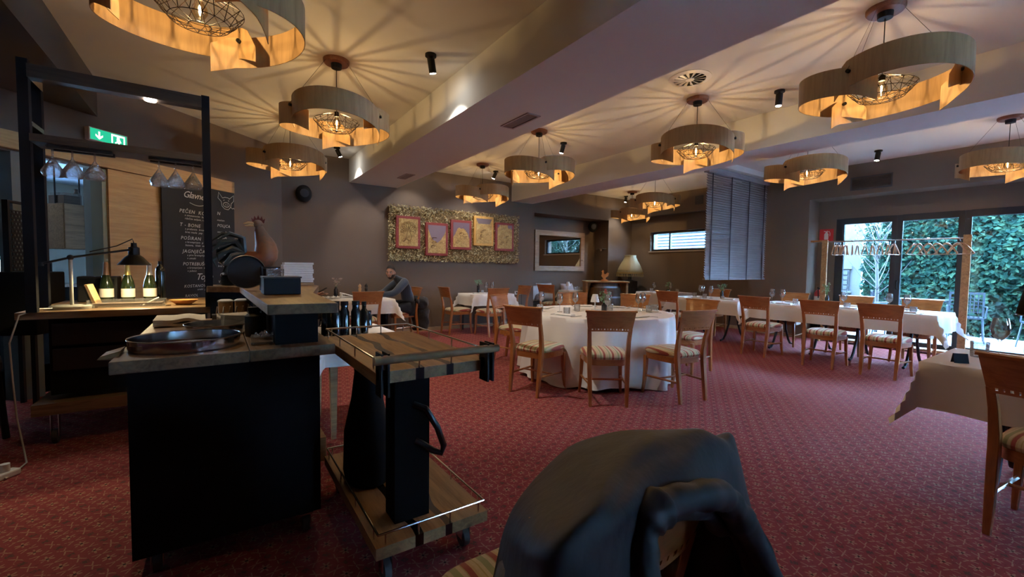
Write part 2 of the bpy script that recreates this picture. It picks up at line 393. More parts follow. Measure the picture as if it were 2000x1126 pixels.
# small tree
tree = thing('young_tree', 'thin bare-branched young tree in front of the pale house', 'tree', (12.15, 3.35, 0))
m = MB(); m.tube([(0, 0, -.04), (.02, .01, 1.0), (0, .05, 1.7), (.05, -.02, 2.6)], .03, 7, rs=[.04, .035, .028, .012]); m.build('trunk', mat('bark', (.025, .022, .02), .9), tree)
m = MB(); lp = []
for k in range(26):
    z = rng.uniform(.8, 2.4); a = rng.uniform(0, 2*PI); L = rng.uniform(.3, .75)
    p = [(0, 0, z), (math.cos(a)*L*.5, math.sin(a)*L*.5, z+.3), (math.cos(a)*L, math.sin(a)*L, z+.75)]
    m.tube(p, .006, 5, rs=[.012, .007, .003])
    for j in range(14): t = rng.random(); lp.append((math.cos(a)*L*t+rng.uniform(-.1, .1), math.sin(a)*L*t+rng.uniform(-.1, .1), z+.75*t+rng.uniform(-.1, .1)))
m.build('branch', MATS['bark'], tree)
m = MB(); leaves(m, [p for p in lp if p[2] > 1.7], .06, rng); m.build('foliage', mat('tree_leaf', (.025, .04, .02), .6), tree, smooth=False)['kind'] = 'stuff'
# patio furniture
pat = mat('patio_metal', (.03, .04, .055), .35, .6)
def patio_chair(loc, rz, label):
    t = thing('patio_chair', label, 'chair', loc, rz, 'metal chairs on the terrace')
    m = MB()
    for k in range(7): m.box(-.22+k*.065, -.20+k*.065+.012, -.22, .22, .43, .445)
    m.box(-.24, .24, .2, .23, .42, .45); m.box(-.24, .24, -.23, -.2, .42, .45); m.build('seat', pat, t, smooth=False)
    m = MB(); m.box(-.25, -.22, -.27, -.24, .45, .92); m.box(.22, .25, -.27, -.24, .45, .92); m.box(-.22, .22, -.27, -.25, .88, .92)
    for k in range(5): m.box(-.22, .22, -.265, -.255, .52+k*.07, .535+k*.07)
    for k in range(7): m.box(-.17+k*.055, -.155+k*.055, -.265, -.255, .5, .88)
    m.build('backrest', pat, t, smooth=False)
    for sx in (-1, 1):
        m = MB(); m.tube([(sx*.24, -.25, .64), (sx*.27, .0, .66), (sx*.27, .2, .64), (sx*.25, .22, .44)], .012); m.build('armrest', pat, t)
        for sy in (-1, 1): m = MB(); m.tube([(sx*.22, sy*.2, .44), (sx*.25, sy*.26, -.04)], .012); m.build('leg', pat, t)
    return t
patio_chair((12.15, 1.95, 0), math.radians(100), 'blue-grey metal terrace chair facing the glass doors')
patio_chair((11.9, .95, 0), math.radians(20), 'blue-grey metal terrace chair seen side-on past the coat rack')
patio_chair((11.55, 3.0, 0), math.radians(200), 'blue-grey metal terrace chair below the young tree')
def patio_table(loc, label):
    t = thing('patio_table', label, 'table', loc, 0, 'metal tables on the terrace')
    m = MB(); m.box(-.45, .45, -.45, .45, .71, .735); m.build('tabletop', pat, t, smooth=False)
    for sx in (-1, 1):
        for sy in (-1, 1): m = MB(); m.tube([(sx*.38, sy*.38, .71), (sx*.42, sy*.42, -.04)], .014); m.build('leg', pat, t)
patio_table((12.55, .35, 0), 'square metal terrace table beside the side-on terrace chair')
patio_table((12.4, 2.72, 0), 'square metal terrace table between the chairs near the tree')
pst = thing('terrace_post', 'square pale concrete post standing outside the glass doors', 'post', (11.4, 1.02, 0))
m = MB(); m.box(-.06, .06, -.06, .06, -.04, 3.0); m.build('shaft', terr, pst, smooth=False)
m = MB(); m.box(-.09, .09, -.09, .09, -.04, .1); m.build('foot', terr, pst, smooth=False)

# ---------------------------------------------------------------- kitchen behind the opening
kit = mat('kitchen_wall', (.30, .33, .30), .8); kitc = mat('kitchen_ceiling', (.30, .36, .42), .8)
m = MB(); wbox(m, -.5, 6.4, .12, 4.6, -.12, 0); struct(m.build('floor_kitchen', mat('kitchen_tile', (.3, .3, .3), .4), smooth=False))
m = MB(); wbox(m, -.5, 6.4, .12, 4.6, 2.72, 2.8); struct(m.build('ceiling_kitchen', kitc, smooth=False))
m = MB(); wbox(m, 2.35, 2.6, .12, .27, 0, 2.72); wbox(m, -.6, -.5, .12, 4.6, 0, 2.72); wbox(m, 6.4, 6.5, .12, 4.6, 0, 2.72)
# far wall with two windows
for q in ((-.5, .95, 0, 2.72), (.95, 1.45, 0, 1.1), (.95, 1.45, 1.75, 2.72), (1.45, 1.8, 0, 2.72), (1.8, 2.15, 0, 1.0), (1.8, 2.15, 2.1, 2.72), (2.15, 6.4, 0, 2.72)):
    wbox(m, q[0], q[1], 4.5, 4.6, q[2], q[3])
struct(m.build('wall_kitchen', kit, smooth=False))
m = MB(); wbox(m, 2.58, 2.62, -.02, .14, 0, 2.28); struct(m.build('trim_6', mat('jamb_paint', (.30, .30, .20), .7), smooth=False))
m = MB(); wbox(m, 3.16, 3.34, -.03, .16, 0, 2.28); struct(m.build('trim_7', mat('jamb_grey', (.13, .15, .14), .7), smooth=False))
for k, (s, o) in enumerate(((3.0, 1.6), (2.2, 2.9), (3.6, 3.2))):
    t = thing('kitchen_ceiling_light', ['small round recessed light nearest the kitchen opening', 'small round recessed light deep in the kitchen', 'small round recessed light at the far left of the kitchen'][k], 'light', Wd(s, o, 2.72), 0, 'kitchen ceiling lights')
    m = MB(); m.cyl((0, 0, 0), .09, -.02, 0); m.build('housing', white_m, t)
    m = MB(); m.cyl((0, 0, 0), .07, -.026, -.02); m.build('lens', emis('kitchen_glow', (.75, .88, 1), 60), t)
def flat(name, label, cat, parts, loc=(0, 0, 0), rz=0, group=None):
    t = thing(name, label, cat, loc, rz, group)
    for (pn, mb, mt, *r) in parts: mb.build(pn, mt, t, **(r[0] if r else {}))
    return t
RZD = math.atan2(D.y, D.x)    # local x = along the wall to the left, local y = into the room side (-outward)
# hanging cabinet with boxes on top
hc = thing('wall_cabinet', 'brown wooden cabinet hanging in the kitchen opening', 'cabinet', Wd(2.29, 1.0, 1.44), RZD)
m = MB(); m.box(-.17, .17, -.2, .2, 0, .52); m.build('body', bar_wood, hc, smooth=False, bevel=.003)
m = MB(); m.box(-.165, .165, .2, .215, .005, .515); m.build('door', bar_wood, hc, smooth=False)
m = MB(); m.cyl((-.12, -0, 0), .008, .52, 1.28); m.cyl((.12, 0, 0), .008, .52, 1.28); m.build('hanger', black_m, hc)
m = MB(); m.box(-.1, .06, -.12, .12, 0, .1); m2 = MB(); m2.box(-.09, .05, -.11, .11, .1, .13)
flat('storage_box', 'low dark storage box on top of the hanging kitchen cabinet', 'box', [('body', m, darkw_m, dict(smooth=False)), ('contents', m2, acryl_m, dict(smooth=False))], Wd(2.34, 1.0, 1.966), RZD)
for k in range(3):
    m = MB(); m.lathe([(0, 0), (.035, 0), (.035, .13), (.02, .17), (.02, .2), (0, .2)], n=12)
    tag(m.build('dark_jar', darkw_m, loc=Wd(2.2-k*.055-.0, 1.0+.07*(k % 2), 1.965)), ['dark jar on the hanging cabinet, beside the storage box', 'dark jar on the hanging cabinet, between two others', 'dark jar on the right end of the hanging cabinet'][k], 'jar', 'jars on the kitchen cabinet')
# worktop with coffee machine, glasses, plates
kc = thing('kitchen_counter', 'dark kitchen counter behind the opening, carrying appliances', 'counter', Wd(2.6, 1.9, 0), RZD)
m = MB(); m.box(-.9, .9, -.3, .3, 0, .96); m.build('body', blackw_m, kc, smooth=False)
m = MB(); m.box(-.93, .93, -.32, .32, .96, 1.0); m.build('worktop', steel_m, kc, smooth=False)
cm = thing('coffee_machine', 'silver and blue-lit coffee machine on the kitchen counter', 'coffee machine', Wd(2.75, 1.9, 1.0), RZD)
m = MB(); m.box(-.26, .26, -.2, .12, .22, .36); m.box(-.26, .26, -.2, -.05, 0, .22); m.build('body', steel_m, cm, smooth=False, bevel=.01)
m = MB(); m.box(-.26, .26, -.05, .2, 0, .05); m.build('drip_tray', black_m, cm, smooth=False)
m = MB()
for s in (-.13, .1): m.cyl((s, .06, 0), .025, .15, .22)
m.build('group_head', steel_m, cm)
ub = thing('cloth_cover', 'pale folded cloth lying over the coffee machine', 'cloth', Wd(2.8, 1.9, 1.362), RZD)
m = MB(); m.grid([[(-.2+.4*i/8, -.12+.24*j/6, .006+.05*math.sin(PI*i/8)*math.sin(PI*j/6)) for j in range(7)] for i in range(9)]); m.build('fabric', napkin_m, ub)
bx = MB(); bx.box(-.16, .16, -.12, .12, 0, .28); m2 = MB(); m2.box(-.14, .14, .12, .13, .02, .26)
flat('black_appliance', 'black box-shaped appliance right of the coffee machine', 'appliance', [('body', bx, black_m, dict(smooth=False, bevel=.01)), ('front_panel', m2, blackw_m, dict(smooth=False))], Wd(2.18, 1.85, 1.0), RZD)
for k in range(6):
    m = MB(); m.lathe([(0, 0), (.025, 0), (.032, .1), (.030, .1), (.023, .005), (0, .005)], n=12)
    tag(m.build('drinking_glass', glass_m, loc=Wd(2.28-.07*(k % 3), 1.8+.08*(k//3), 1.283)), 'clear drinking glass on the black kitchen appliance, %s' % ['front left', 'front middle', 'front right', 'rear left', 'rear middle', 'rear right'][k], 'glass', 'glasses on the black appliance')
# perforated screen on the far left
ps = thing('perforated_screen', 'black perforated metal screen at the left edge of the picture', 'screen', Wd(3.42, -.3, 0), RZD+.5)
m = MB(); cs = .036
for i in range(8):
    for j in range(16):
        cx, cz = -.14+i*cs+(cs/2 if j % 2 else 0), 1.22+j*cs*.9
        sq = [(cx-cs/2, 0, cz-cs*.45), (cx, 0, cz-cs*.45), (cx+cs/2, 0, cz-cs*.45), (cx+cs/2, 0, cz), (cx+cs/2, 0, cz+cs*.45), (cx, 0, cz+cs*.45), (cx-cs/2, 0, cz+cs*.45), (cx-cs/2, 0, cz)]
        oc = [(cx+.011*math.cos(q), 0, cz+.011*math.sin(q)) for q in [math.radians(d) for d in (225, 270, 315, 0, 45, 90, 135, 180)]]
        m.add(sq+oc, [(k, (k+1) % 8, 8+(k+1) % 8, 8+k) for k in range(8)])
m.build('perforated_plate', black_m, ps, smooth=False, solid=.004)
m = MB(); m.box(-.17, .19, -.18, .18, .66, 1.2); m.build('box', blackw_m, ps, smooth=False, bevel=.01)
m = MB(); m.box(-.17, -.15, -.02, .02, 1.2, 1.78); m.box(.17, .19, -.02, .02, 1.2, 1.78); m.box(-.17, .19, -.02, .02, 1.78, 1.8); m.build('frame', black_m, ps, smooth=False)
for sx in (-.15, .17):
    m = MB(); m.box(sx-.015, sx+.015, -.16, -.13, 0, .66); m.build('leg', black_m, ps, smooth=False)
    m = MB(); m.box(sx-.015, sx+.015, .13, .16, 0, .66); m.build('leg', black_m, ps, smooth=False)
# sliding door, rail, blackboard
sd = struct(bpy.data.objects.new('door_9', None)); COL.objects.link(sd)
m = MB(); wbox(m, 1.75, 2.58, -.05, -.005, .03, 2.29); m.build('door_leaf', door_wood, sd, smooth=False)
m = MB(); wbox(m, 1.0, 4.6, -.075, -.0, 2.295, 2.45); struct(m.build('trim_8', door_wood, smooth=False))
bb = thing('chalkboard_menu', 'tall black chalkboard menu with a pig sketch, leaning on the diagonal wall', 'menu board', (0, 0, 0))
m = MB(); wbox(m, 1.03, 2.05, -.095, -.08, .70, 2.29); m.build('board', mat('chalkboard', (.012, .014, .017), .75), bb, smooth=False)
chalk = mat('chalk', (.62, .62, .60), .95)
def text_mb(s, size, shear=0, spacing=1.0):
    c = bpy.data.curves.new('t', 'FONT'); c.body = s; c.size = size; c.shear = shear; c.space_character = spacing; c.resolution_u = 2; c.offset = 0
    o = bpy.data.objects.new('t', c); COL.objects.link(o)
    me = bpy.data.meshes.new_from_object(o.evaluated_get(bpy.context.evaluated_depsgraph_get()))
    m = MB(); m.v = [tuple(v.co) for v in me.vertices]; m.f = [tuple(p.vertices) for p in me.polygons]
    bpy.data.objects.remove(o); bpy.data.curves.remove(c); bpy.data.meshes.remove(me)
    return m
def on_plane(m, o, u, v):   # place xy text on plane with origin o, axes u, v
    o, u, v = Vector(o), Vector(u), Vector(v)
    m.v = [tuple(o+u*p[0]+v*p[1]) for p in m.v]; return m
chk = MB()
def chalk_line(s, z, txt, size, shear=0, sp=1.0):
    t = text_mb(txt, size, shear, sp); on_plane(t, Wd(s, -.0965, z), -D, (0, 0, 1)); chk.add(t.v, t.f)
BT = [(1.79, 2.12, 'Glavne', .115, .35, .9), (1.47, 2.13, '-', .1, .3, 1),
 (1.84, 1.925, 'PEČEN  KO', .062, .2, 1.15), (1.31, 1.955, 'N', .062, .2, 1.1),
 (1.77, 1.885, 's smetanovim  bu', .034, .2, 1.1), (1.77, 1.845, 'rdečim zeljem, ri', .034, .2, 1.1), (1.31, 1.875, 'maslom', .034, .2, 1.1),
 (1.84, 1.755, 'T - BONE  K', .060, .2, 1.15), (1.31, 1.795, 'POLJCA', .055, .2, 1.1), (1.77, 1.715, 's praženim  krom', .034, .2, 1.1), (1.77, 1.675, 'brez masla  pap', .034, .2, 1.1), (1.31, 1.715, 'omaka  čebula', .034, .2, 1.1),
 (1.83, 1.59, 'POŠIRAN  FI', .060, .2, 1.15), (1.31, 1.635, 'EDBA', .055, .2, 1.1), (1.77, 1.55, 's krompirjem  p', .034, .2, 1.1), (1.77, 1.51, 'bazena,  bleki  om', .034, .2, 1.1), (1.31, 1.58, 'špinača', .034, .2, 1.1),
 (1.81, 1.425, 'JAGNJEČA', .060, .2, 1.15), (1.31, 1.47, 'KA', .055, .2, 1.1), (1.75, 1.385, 's pire krompirje', .034, .2, 1.1), (1.75, 1.345, 'v omaki', .034, .2, 1.1), (1.31, 1.41, 'rom. korenje', .034, .2, 1.1),
 (1.81, 1.265, 'POTREBUŠČE', .058, .2, 1.05), (1.31, 1.305, 'zelenjava', .038, .2, 1.1), (1.75, 1.225, 's krompirjem  za', .034, .2, 1.1), (1.75, 1.185, 'v jušnici', .034, .2, 1.1), (1.31, 1.25, 'brez oreh', .034, .2, 1.1),
 (1.64, 1.08, 'Tople', .12, .35, .85), (1.29, 1.12, 'di', .1, .35, .9),
 (1.80, .985, 'KOSTANOV', .052, .2, 1.1), (1.31, 1.03, 'V', .05, .2, 1.1), (1.62, .945, 'orehi  grap', .034, .2, 1.1),
 (1.79, .865, 'RAVIOL', .048, .2, 1.1), (1.5, .865, 's  dimlj', .036, .2, 1.1), (1.5, .825, 'grozd', .034, .2, 1.1), (1.42, .775, 'v  jagod', .034, .2, 1.1)]
for a in BT: chalk_line(*a)
def cl(pts, r=.0035):
    chk.tube([Wd(1.16-px, -.0965, 2.165+pz) for px, pz in pts], r, 4)
# heading flourish and pig head
chk.tube([Wd(1.70-.02*0-t*.26, -.0965, 2.06-.035*math.sin(t*PI)+.02*t) for t in [i/10 for i in range(11)]], .0035, 4)
chk.tube([Wd(1.78, -.0965, 2.235), Wd(1.765, -.0965, 2.222), Wd(1.745, -.0965, 2.24)], .003, 4)
cl([(-.06, .03), (-.12, .10), (-.13, .02), (-.08, -.02)]); cl([(.05, .03), (.12, .09), (.12, .01), (.08, -.03)])
cl([(-.06, .03), (-.02, .045), (.03, .045), (.05, .03)]); cl([(-.08, -.02), (-.07, -.08), (-.03, -.115), (.03, -.12), (.07, -.08), (.08, -.03)])
cl([(.045*math.cos(q)*1.1, -.055+.032*math.sin(q)) for q in [i*PI/6 for i in range(13)]])
cl([(-.012, -.05), (-.012, -.062)], .004); cl([(.014, -.05), (.014, -.062)], .004); cl([(-.045, .0), (-.03, .008)]); cl([(.03, .008), (.045, .0)])
cl([(.07, -.08), (.1, -.10), (.12, -.085), (.13, -.1)])
chk.build('chalk_writing', chalk, bb, smooth=False)
# emergency exit sign
es = thing('exit_sign', 'green and white emergency exit sign with arrow, lit, above the kitchen opening', 'sign', Wd(2.60, -.08, 2.54), RZD+PI)
m = MB(); m.box(-.18, .18, -.03, .03, -.0, .13); m.build('housing', white_m, es, smooth=False)
m = MB(); m.box(-.17, .17, .03-.062, -.031, .008, .122); m.build('green_panel', emis('exit_green', (.01, .22, .12), 1.3), es, smooth=False)
m = MB(); m.plate([(-.10, .10), (-.085, .10), (-.085, .05), (-.06, .07), (-.06, .05), (-.0925, .02), (-.125, .05), (-.125, .07), (-.10, .05)], (0, -.033, 0), (1, 0, 0), (0, 0, 1), (0, -1, 0), .002)
m.box(.02, .15, -.036, -.033, .095, .112); m.box(.02, .032, -.036, -.033, .02, .095); m.box(.138, .15, -.036, -.033, .02, .095)
m.cyl((.085, -.034, .08), .012, -.012, .012); m.plate([(.07, .07), (.1, .07), (.115, .04), (.105, .035), (.095, .05), (.1, .02), (.085, .02), (.08, .035), (.06, .02), (.052, .03), (.072, .045)], (0, -.033, 0), (1, 0, 0), (0, 0, 1), (0, -1, 0), .002)
m.build('pictogram', emis('exit_white', (.8, .95, .9), 1.2), es, smooth=False)
# ---------------------------------------------------------------- pendant lamps
veneer = wood('veneer', (.40, .25, .11), (.28, .16, .065), 'z', .6, .55, knots=1.2, bump=.05)
canopy_m = wood('canopy_wood', (.22, .08, .035), (.14, .05, .02), 'x', 2, .5)
cage_m = mat('cage_wire', (.02, .012, .01), .5, .6)
fil_m = emis('filament', (1.0, .70, .34), BULB)
bulbg = glass('bulb_glass', (1, .93, .8), .04, .02)
PC, PR = .14, .355       # lobe centre distance, lobe radius
JR = PC*.5+math.sqrt(PR*PR-(PC*math.sqrt(3)/2)**2)
def pendant(loc, rz, label):
    t = thing('pendant_lamp', label, 'pendant lamp', loc, rz, 'bent wood veneer pendant lamps')
    m = MB(); m.lathe([(0, -.035), (.105, -.035), (.115, -.02), (.115, 0), (0, 0)], n=28); m.build('canopy', canopy_m, t)
    m = MB(); m.lathe([(0, -.075), (.045, -.075), (.048, -.035), (0, -.035)], n=16); m.build('canopy_box', black_m, t)
    m = MB(); m.tube([(0, 0, -.07), (0, 0, -.485)], .0035, 6); m.build('cord', black_m, t)
    for k in range(3):
        a = math.radians(120*k); j = Vector((JR*math.cos(a), JR*math.sin(a), 0))
        # strip k: lobe between joint k and joint k+1
        lc = Vector((math.cos(a+PI/3), math.sin(a+PI/3), 0))*PC
        j2 = Vector((JR*math.cos(a+2*PI/3), JR*math.sin(a+2*PI/3), 0))
        a0 = math.atan2((j-lc).y, (j-lc).x); a1 = math.atan2((j2-lc).y, (j2-lc).x)
        if a1 < a0: a1 += 2*PI
        ext = math.radians(24); n = 30; H_ = .185; rows = []
        zt = -.475
        for i in range(n+1):
            u = i/n; q = a0-ext+(a1-a0+2*ext)*u
            tilt = (.5-u)*.07; bow = .06*math.sin(PI*u)-.02
            top = zt+tilt+bow; bot = top-H_
            s = (q-(a0-ext))*PR; s2 = ((a1+ext)-q)*PR      # arc length from either end
            # slanted end cuts: long lower corner at one end, long upper corner at the other
            rr = PR+(.006 if k % 2 else 0)+(i/n)*.008
            P0 = lc+Vector((math.cos(q), math.sin(q), 0))*rr
            P1 = lc+Vector((math.cos(q), math.sin(q), 0))*(rr+.004)
            flare = .032*(max(0, 1-s/.12)+max(0, 1-s2/.12))
            bot -= flare
            cut1 = max(0, 1-s/.10); cut2 = max(0, 1-s2/.10)
            tp = top-cut1*.13; bt = bot+cut2*.0
            tp -= cut2*.05
            rows.append([(P0.x, P0.y, bt), (P0.x, P0.y, tp), (P1.x, P1.y, tp), (P1.x, P1.y, bt)])
        m = MB(); m.grid(rows, closed=True); e = len(rows)*4-4
        m.f += [(3, 2, 1, 0), (e, e+1, e+2, e+3)]
        m.build('shade_strip', veneer, t, auto=50)
        m = MB(); out = Vector((math.cos(a), math.sin(a), 0))
        m.tube([(j-out*.02)+Vector((0, 0, -.53)), (j+out*.035)+Vector((0, 0, -.53))], .013, 8); m.build('screw_knob', black_m, t)
        m = MB(); m.tube([tuple(out*.10+Vector((0, 0, -.02))), tuple(j+out*.03+Vector((0, 0, -.52)))], .0013, 4); m.build('suspension_wire', black_m, t)
    # wire cage
    m = MB(); N = 16; R1, z1, R2, z2, R0, z0 = .20, -.56, .135, -.635, .03, -.475
    def rng_pt(R, z, i, off=0): q = 2*PI*(i+off)/N; return (R*math.cos(q), R*math.sin(q), z)
    for i in range(N):
        m.tube([rng_pt(R0, z0, i), rng_pt(R1, z1, i)], .0023, 4)
        m.tube([rng_pt(R1, z1, i), rng_pt(R2, z2, i, .5)], .0020, 4); m.tube([rng_pt(R1, z1, i+1), rng_pt(R2, z2, i, .5)], .0020, 4)
        m.tube([rng_pt(R2, z2, i, .5), rng_pt(.05, z2-.018, i, .5)], .0018, 4)
    for R, z in ((R0, z0), (R1, z1), (R2, z2), (.17, -.598), (.05, z2-.018)): m.tube([rng_pt(R, z, i/2) for i in range(2*N)], .0022, 4, closed=True)
    m.build('wire_cage', cage_m, t)
    m = MB(); m.cyl((0, 0, 0), .02, -.515, -.47, 12); m.build('socket', black_m, t)
    b = MB(); b.lathe([(.014, -.515), (.016, -.53), (.034, -.56), (.036, -.585), (.022, -.612), (0, -.618)], n=16); bo = b.build('bulb', bulbg, t)
    m = MB(); m.ball((0, 0, -.572), .0055, sz=4.5, n=8, m=8); m.build('filament', fil_m, bo)
    return t
PEND = [((-.06, 2.86), 62, 'pendant lamp cut off by the top left edge of the picture, seen from below'),
 ((.936, 4.322), 78, 'pendant lamp hanging between the black ceiling spot and the beam end, above the serving trolley'),
 ((.80, 6.385), 102, 'pendant lamp near the round wall speaker, far left of the room'),
 ((3.705, 4.82), 5, 'pendant lamp over the round table, just right of the wide beam'),
 ((4.055, 6.965), 114, 'pendant lamp right above the dried-leaf wall picture'),
 ((4.425, 2.885), 33, 'pendant lamp hanging just below the round ceiling diffuser'),
 ((3.998, 1.141), 51, 'largest-looking pendant lamp, top right, with blue light on its ceiling disc'),
 ((8.415, 7.17), 63, 'small far pendant lamp above the fringed floor lamp corner'),
 ((7.95, 1.005), 107, 'pendant lamp cut off by the right edge of the picture'),
 ((7.25, 5.6), 38, 'far pendant lamp left of the hanging blind'),
 ((6.6, 2.64), 48, 'pendant lamp between the blind and the glass doors, its canopy hidden by the beam')]
p0 = None
for (x_, y_), a, lb in PEND:
    if p0 is None: p0 = pendant((x_, y_, ZC), math.radians(a), lb); index_kids(p0)
    else: dup(p0, (x_, y_, ZC), math.radians(a), lb)
# ---------------------------------------------------------------- ceiling spots
lens_m = emis('spot_lens', (1, .97, .92), 90)
def spot(loc, aim, label, small=False, power=None, long=False):
    t = thing('ceiling_spotlight', label, 'spotlight', loc, 0, 'small ceiling spotlights')
    m = MB(); m.cyl((0, 0, 0), .05, -.02, 0, 20); m.build('mount', black_m, t)
    d = Vector(aim).normalized(); p = Vector((0, 0, -.035)); L = .12
    m = MB(); m.tube([(0, 0, -.015), tuple(p)], .012, 8); m.build('joint', black_m, t)
    m = MB(); m.tube([tuple(p), tuple(p+d*.01), tuple(p+d*L)], .033, 16); m.build('barrel', black_m, t)
    q = p+d*(L+.001); m = MB(); rot = d.to_track_quat('Z', 'Y').to_matrix().to_4x4()
    m.cyl((0, 0, 0), .026, 0, .004, 14); m.xf(Matrix.Translation(q) @ rot); m.build('lens', lens_m, t)
    ld = bpy.data.lights.new('spot_light', 'SPOT'); ld.energy = SPOT if power is None else power; ld.color = (1, .93, .84); ld.spot_size = math.radians(88); ld.spot_blend = .6; ld.shadow_soft_size = .02
    lo = bpy.data.objects.new('spot_light', ld); COL.objects.link(lo); lo.parent = t; lo.location = q+d*.012
    lo.rotation_euler = (-d).to_track_quat('Z', 'Y').to_euler()
    return t
spot((1.605, 3.70, ZC), (.30, .25, -1), 'bright black ceiling spotlight nearest the camera, left of the wide beam', power=SPOT*2.4)
spot((1.607, 7.42, ZC), (.5, .1, -1), 'bright black ceiling spotlight at the end of the wide beam')
spot((4.92, 2.26, ZC), (0, .05, -1), 'black ceiling spotlight alone between the two large right pendants', power=5)
spot((8.53, 2.43, ZC), (-.1, .1, -1), 'black ceiling spotlight in front of the outer wall grille', power=8)
spot((8.80, 7.70, ZC), (-.05, .1, -1), 'small black ceiling spotlight over the fringed lamp corner')
spot((4.55, 7.3, ZC), (-.3, .4, -1), 'black ceiling spotlight partly hidden behind the pendant above the wall picture', power=SPOT*.8)
spot((3.15, 7.45, ZC), (-.1, .45, -1), 'small ceiling spotlight at the far end of the wide beam, by the back wall', power=SPOT*.5)
spot((4.35, 5.05, ZC), (-.1, .3, -1), 'bright ceiling spotlight right behind the pendant over the round table')
# ---------------------------------------------------------------- diffuser, vents
t = thing('ceiling_diffuser', 'round white swirl air diffuser on the ceiling', 'air vent', (3.905, 2.64, ZC))
m = MB(); m.lathe([(.15, -.012), (.2, -.004), (.2, 0), (.15, 0)], n=40); m.build('rim', white_m, t)
m = MB(); m.lathe([(0, -.003), (.155, -.003), (.155, -.001), (0, -.001)], n=30); m.build('plenum', mat('dark_void', (.02, .02, .02), .9), t)
for k in range(14):
    a = 2*PI*k/14; m = MB()
    u = Vector((math.cos(a), math.sin(a), 0)); v = Vector((-math.sin(a), math.cos(a), 0))
    A = u*.035; B = u*.152
    m.add([A-v*.004+Vector((0, 0, -.014)), B-v*.016+Vector((0, 0, -.014)), B+v*.016+Vector((0, 0, -.006)), A+v*.006+Vector((0, 0, -.008))], [(0, 1, 2, 3)])
    m.build('vane', white_m, t, smooth=False, solid=.0015)
m = MB(); m.cyl((0, 0, 0), .04, -.016, -.006, 20); m.build('hub', white_m, t)
def grille(x0, x1, y0, y1, z, label):
    t = thing('beam_vent', label, 'air vent', ((x0+x1)/2, (y0+y1)/2, z)); a = (x1-x0)/2; b = (y1-y0)/2
    m = MB(); m.box(-a-.02, a+.02, -b-.02, -b, -.01, 0); m.box(-a-.02, a+.02, b, b+.02, -.01, 0); m.box(-a-.02, -a, -b, b, -.01, 0); m.box(a, a+.02, -b, b, -.01, 0); m.build('frame', mat('grille_metal', (.42, .36, .36), .5), t, smooth=False)
    m = MB(); m.box(-a, a, -b, b, -.003, 0); m.build('backing', mat('grille_dark', (.10, .09, .09), .8), t, smooth=False)
    m = MB(); n = int((x1-x0)/.012)
    for k in range(n): m.box(-a+k*.012, -a+k*.012+.005, -b, b, -.008, -.003)
    m.build('slats', MATS['grille_metal'], t, smooth=False)
grille(2.49, 2.61, 3.42, 3.86, ZS, 'narrow slatted air vent in the underside of the wide beam, nearer one')
grille(2.53, 2.64, 6.75, 7.15, ZS, 'small slatted air vent in the underside of the wide beam near the back wall')
t = thing('wall_grille', 'dark slatted air grille high on the wall above the door recess', 'air vent', (XR, 2.735, 2.845))
m = MB(); m.box(-.012, 0, -.29, .29, -.115, -.095); m.box(-.012, 0, -.29, .29, .095, .115); m.box(-.012, 0, -.29, -.27, -.095, .095); m.box(-.012, 0, .27, .29, -.095, .095); m.build('frame', mat('grille_brown', (.06, .055, .055), .6), t, smooth=False)
m = MB()
for k in range(10): m.add([(-.002, -.27, -.09+k*.019), (-.014, -.27, -.10+k*.019+.004), (-.014, .27, -.10+k*.019+.004), (-.002, .27, -.09+k*.019)], [(0, 1, 2, 3)])
m.build('slats', MATS['grille_brown'], t, smooth=False, solid=.002)
t = thing('small_wall_grille', 'small square dark grille high on the recessed window wall', 'air vent', (XR, 5.95, 2.93))
m = MB(); m.box(-.01, 0, -.1, .1, -.1, .1); m.build('frame', MATS['grille_brown'], t, smooth=False)
m = MB()
for k in range(6): m.box(-.014, -.01, -.09, .09, -.085+k*.03, -.07+k*.03)
m.build('slats', MATS['grille_brown'], t, smooth=False)
# ---------------------------------------------------------------- blind hanging from the ceiling
t = thing('hanging_blind', 'grey wooden venetian blind hanging from the ceiling as a divider', 'blind', (8.1, 4.36, 0))
bl_m = wood('blind_slat', (.27, .26, .28), (.20, .19, .21), 'x', .8, .45)
m = MB(); m.box(-1.08, 1.06, -.05, .05, 2.99, 3.085); m.build('head_rail', bl_m, t, smooth=False, bevel=.004)
m = MB(); z = 1.17; n = 0
while z < 2.98: 
    m.hexa([(-1.06, -.016, z-.021), (1.04, -.016, z-.021), (1.04, .012, z+.022), (-1.06, .012, z+.022), (-1.06, -.019, z-.019), (1.04, -.019, z-.019), (1.04, .009, z+.025), (-1.06, .009, z+.025)]); z += .043; n += 1
m.build('slats', bl_m, t, smooth=False)
m = MB(); m.box(-1.06, 1.04, -.025, .025, 1.12, 1.145); m.build('bottom_rail', bl_m, t, smooth=False)
for sx in (-.92, -.3, .32, .9):
    m = MB(); m.box(sx-.017, sx+.017, -.027, -.0255, 1.12, 2.99); m.build('ladder_tape', mat('tape', (.05, .045, .06), .8), t, smooth=False)
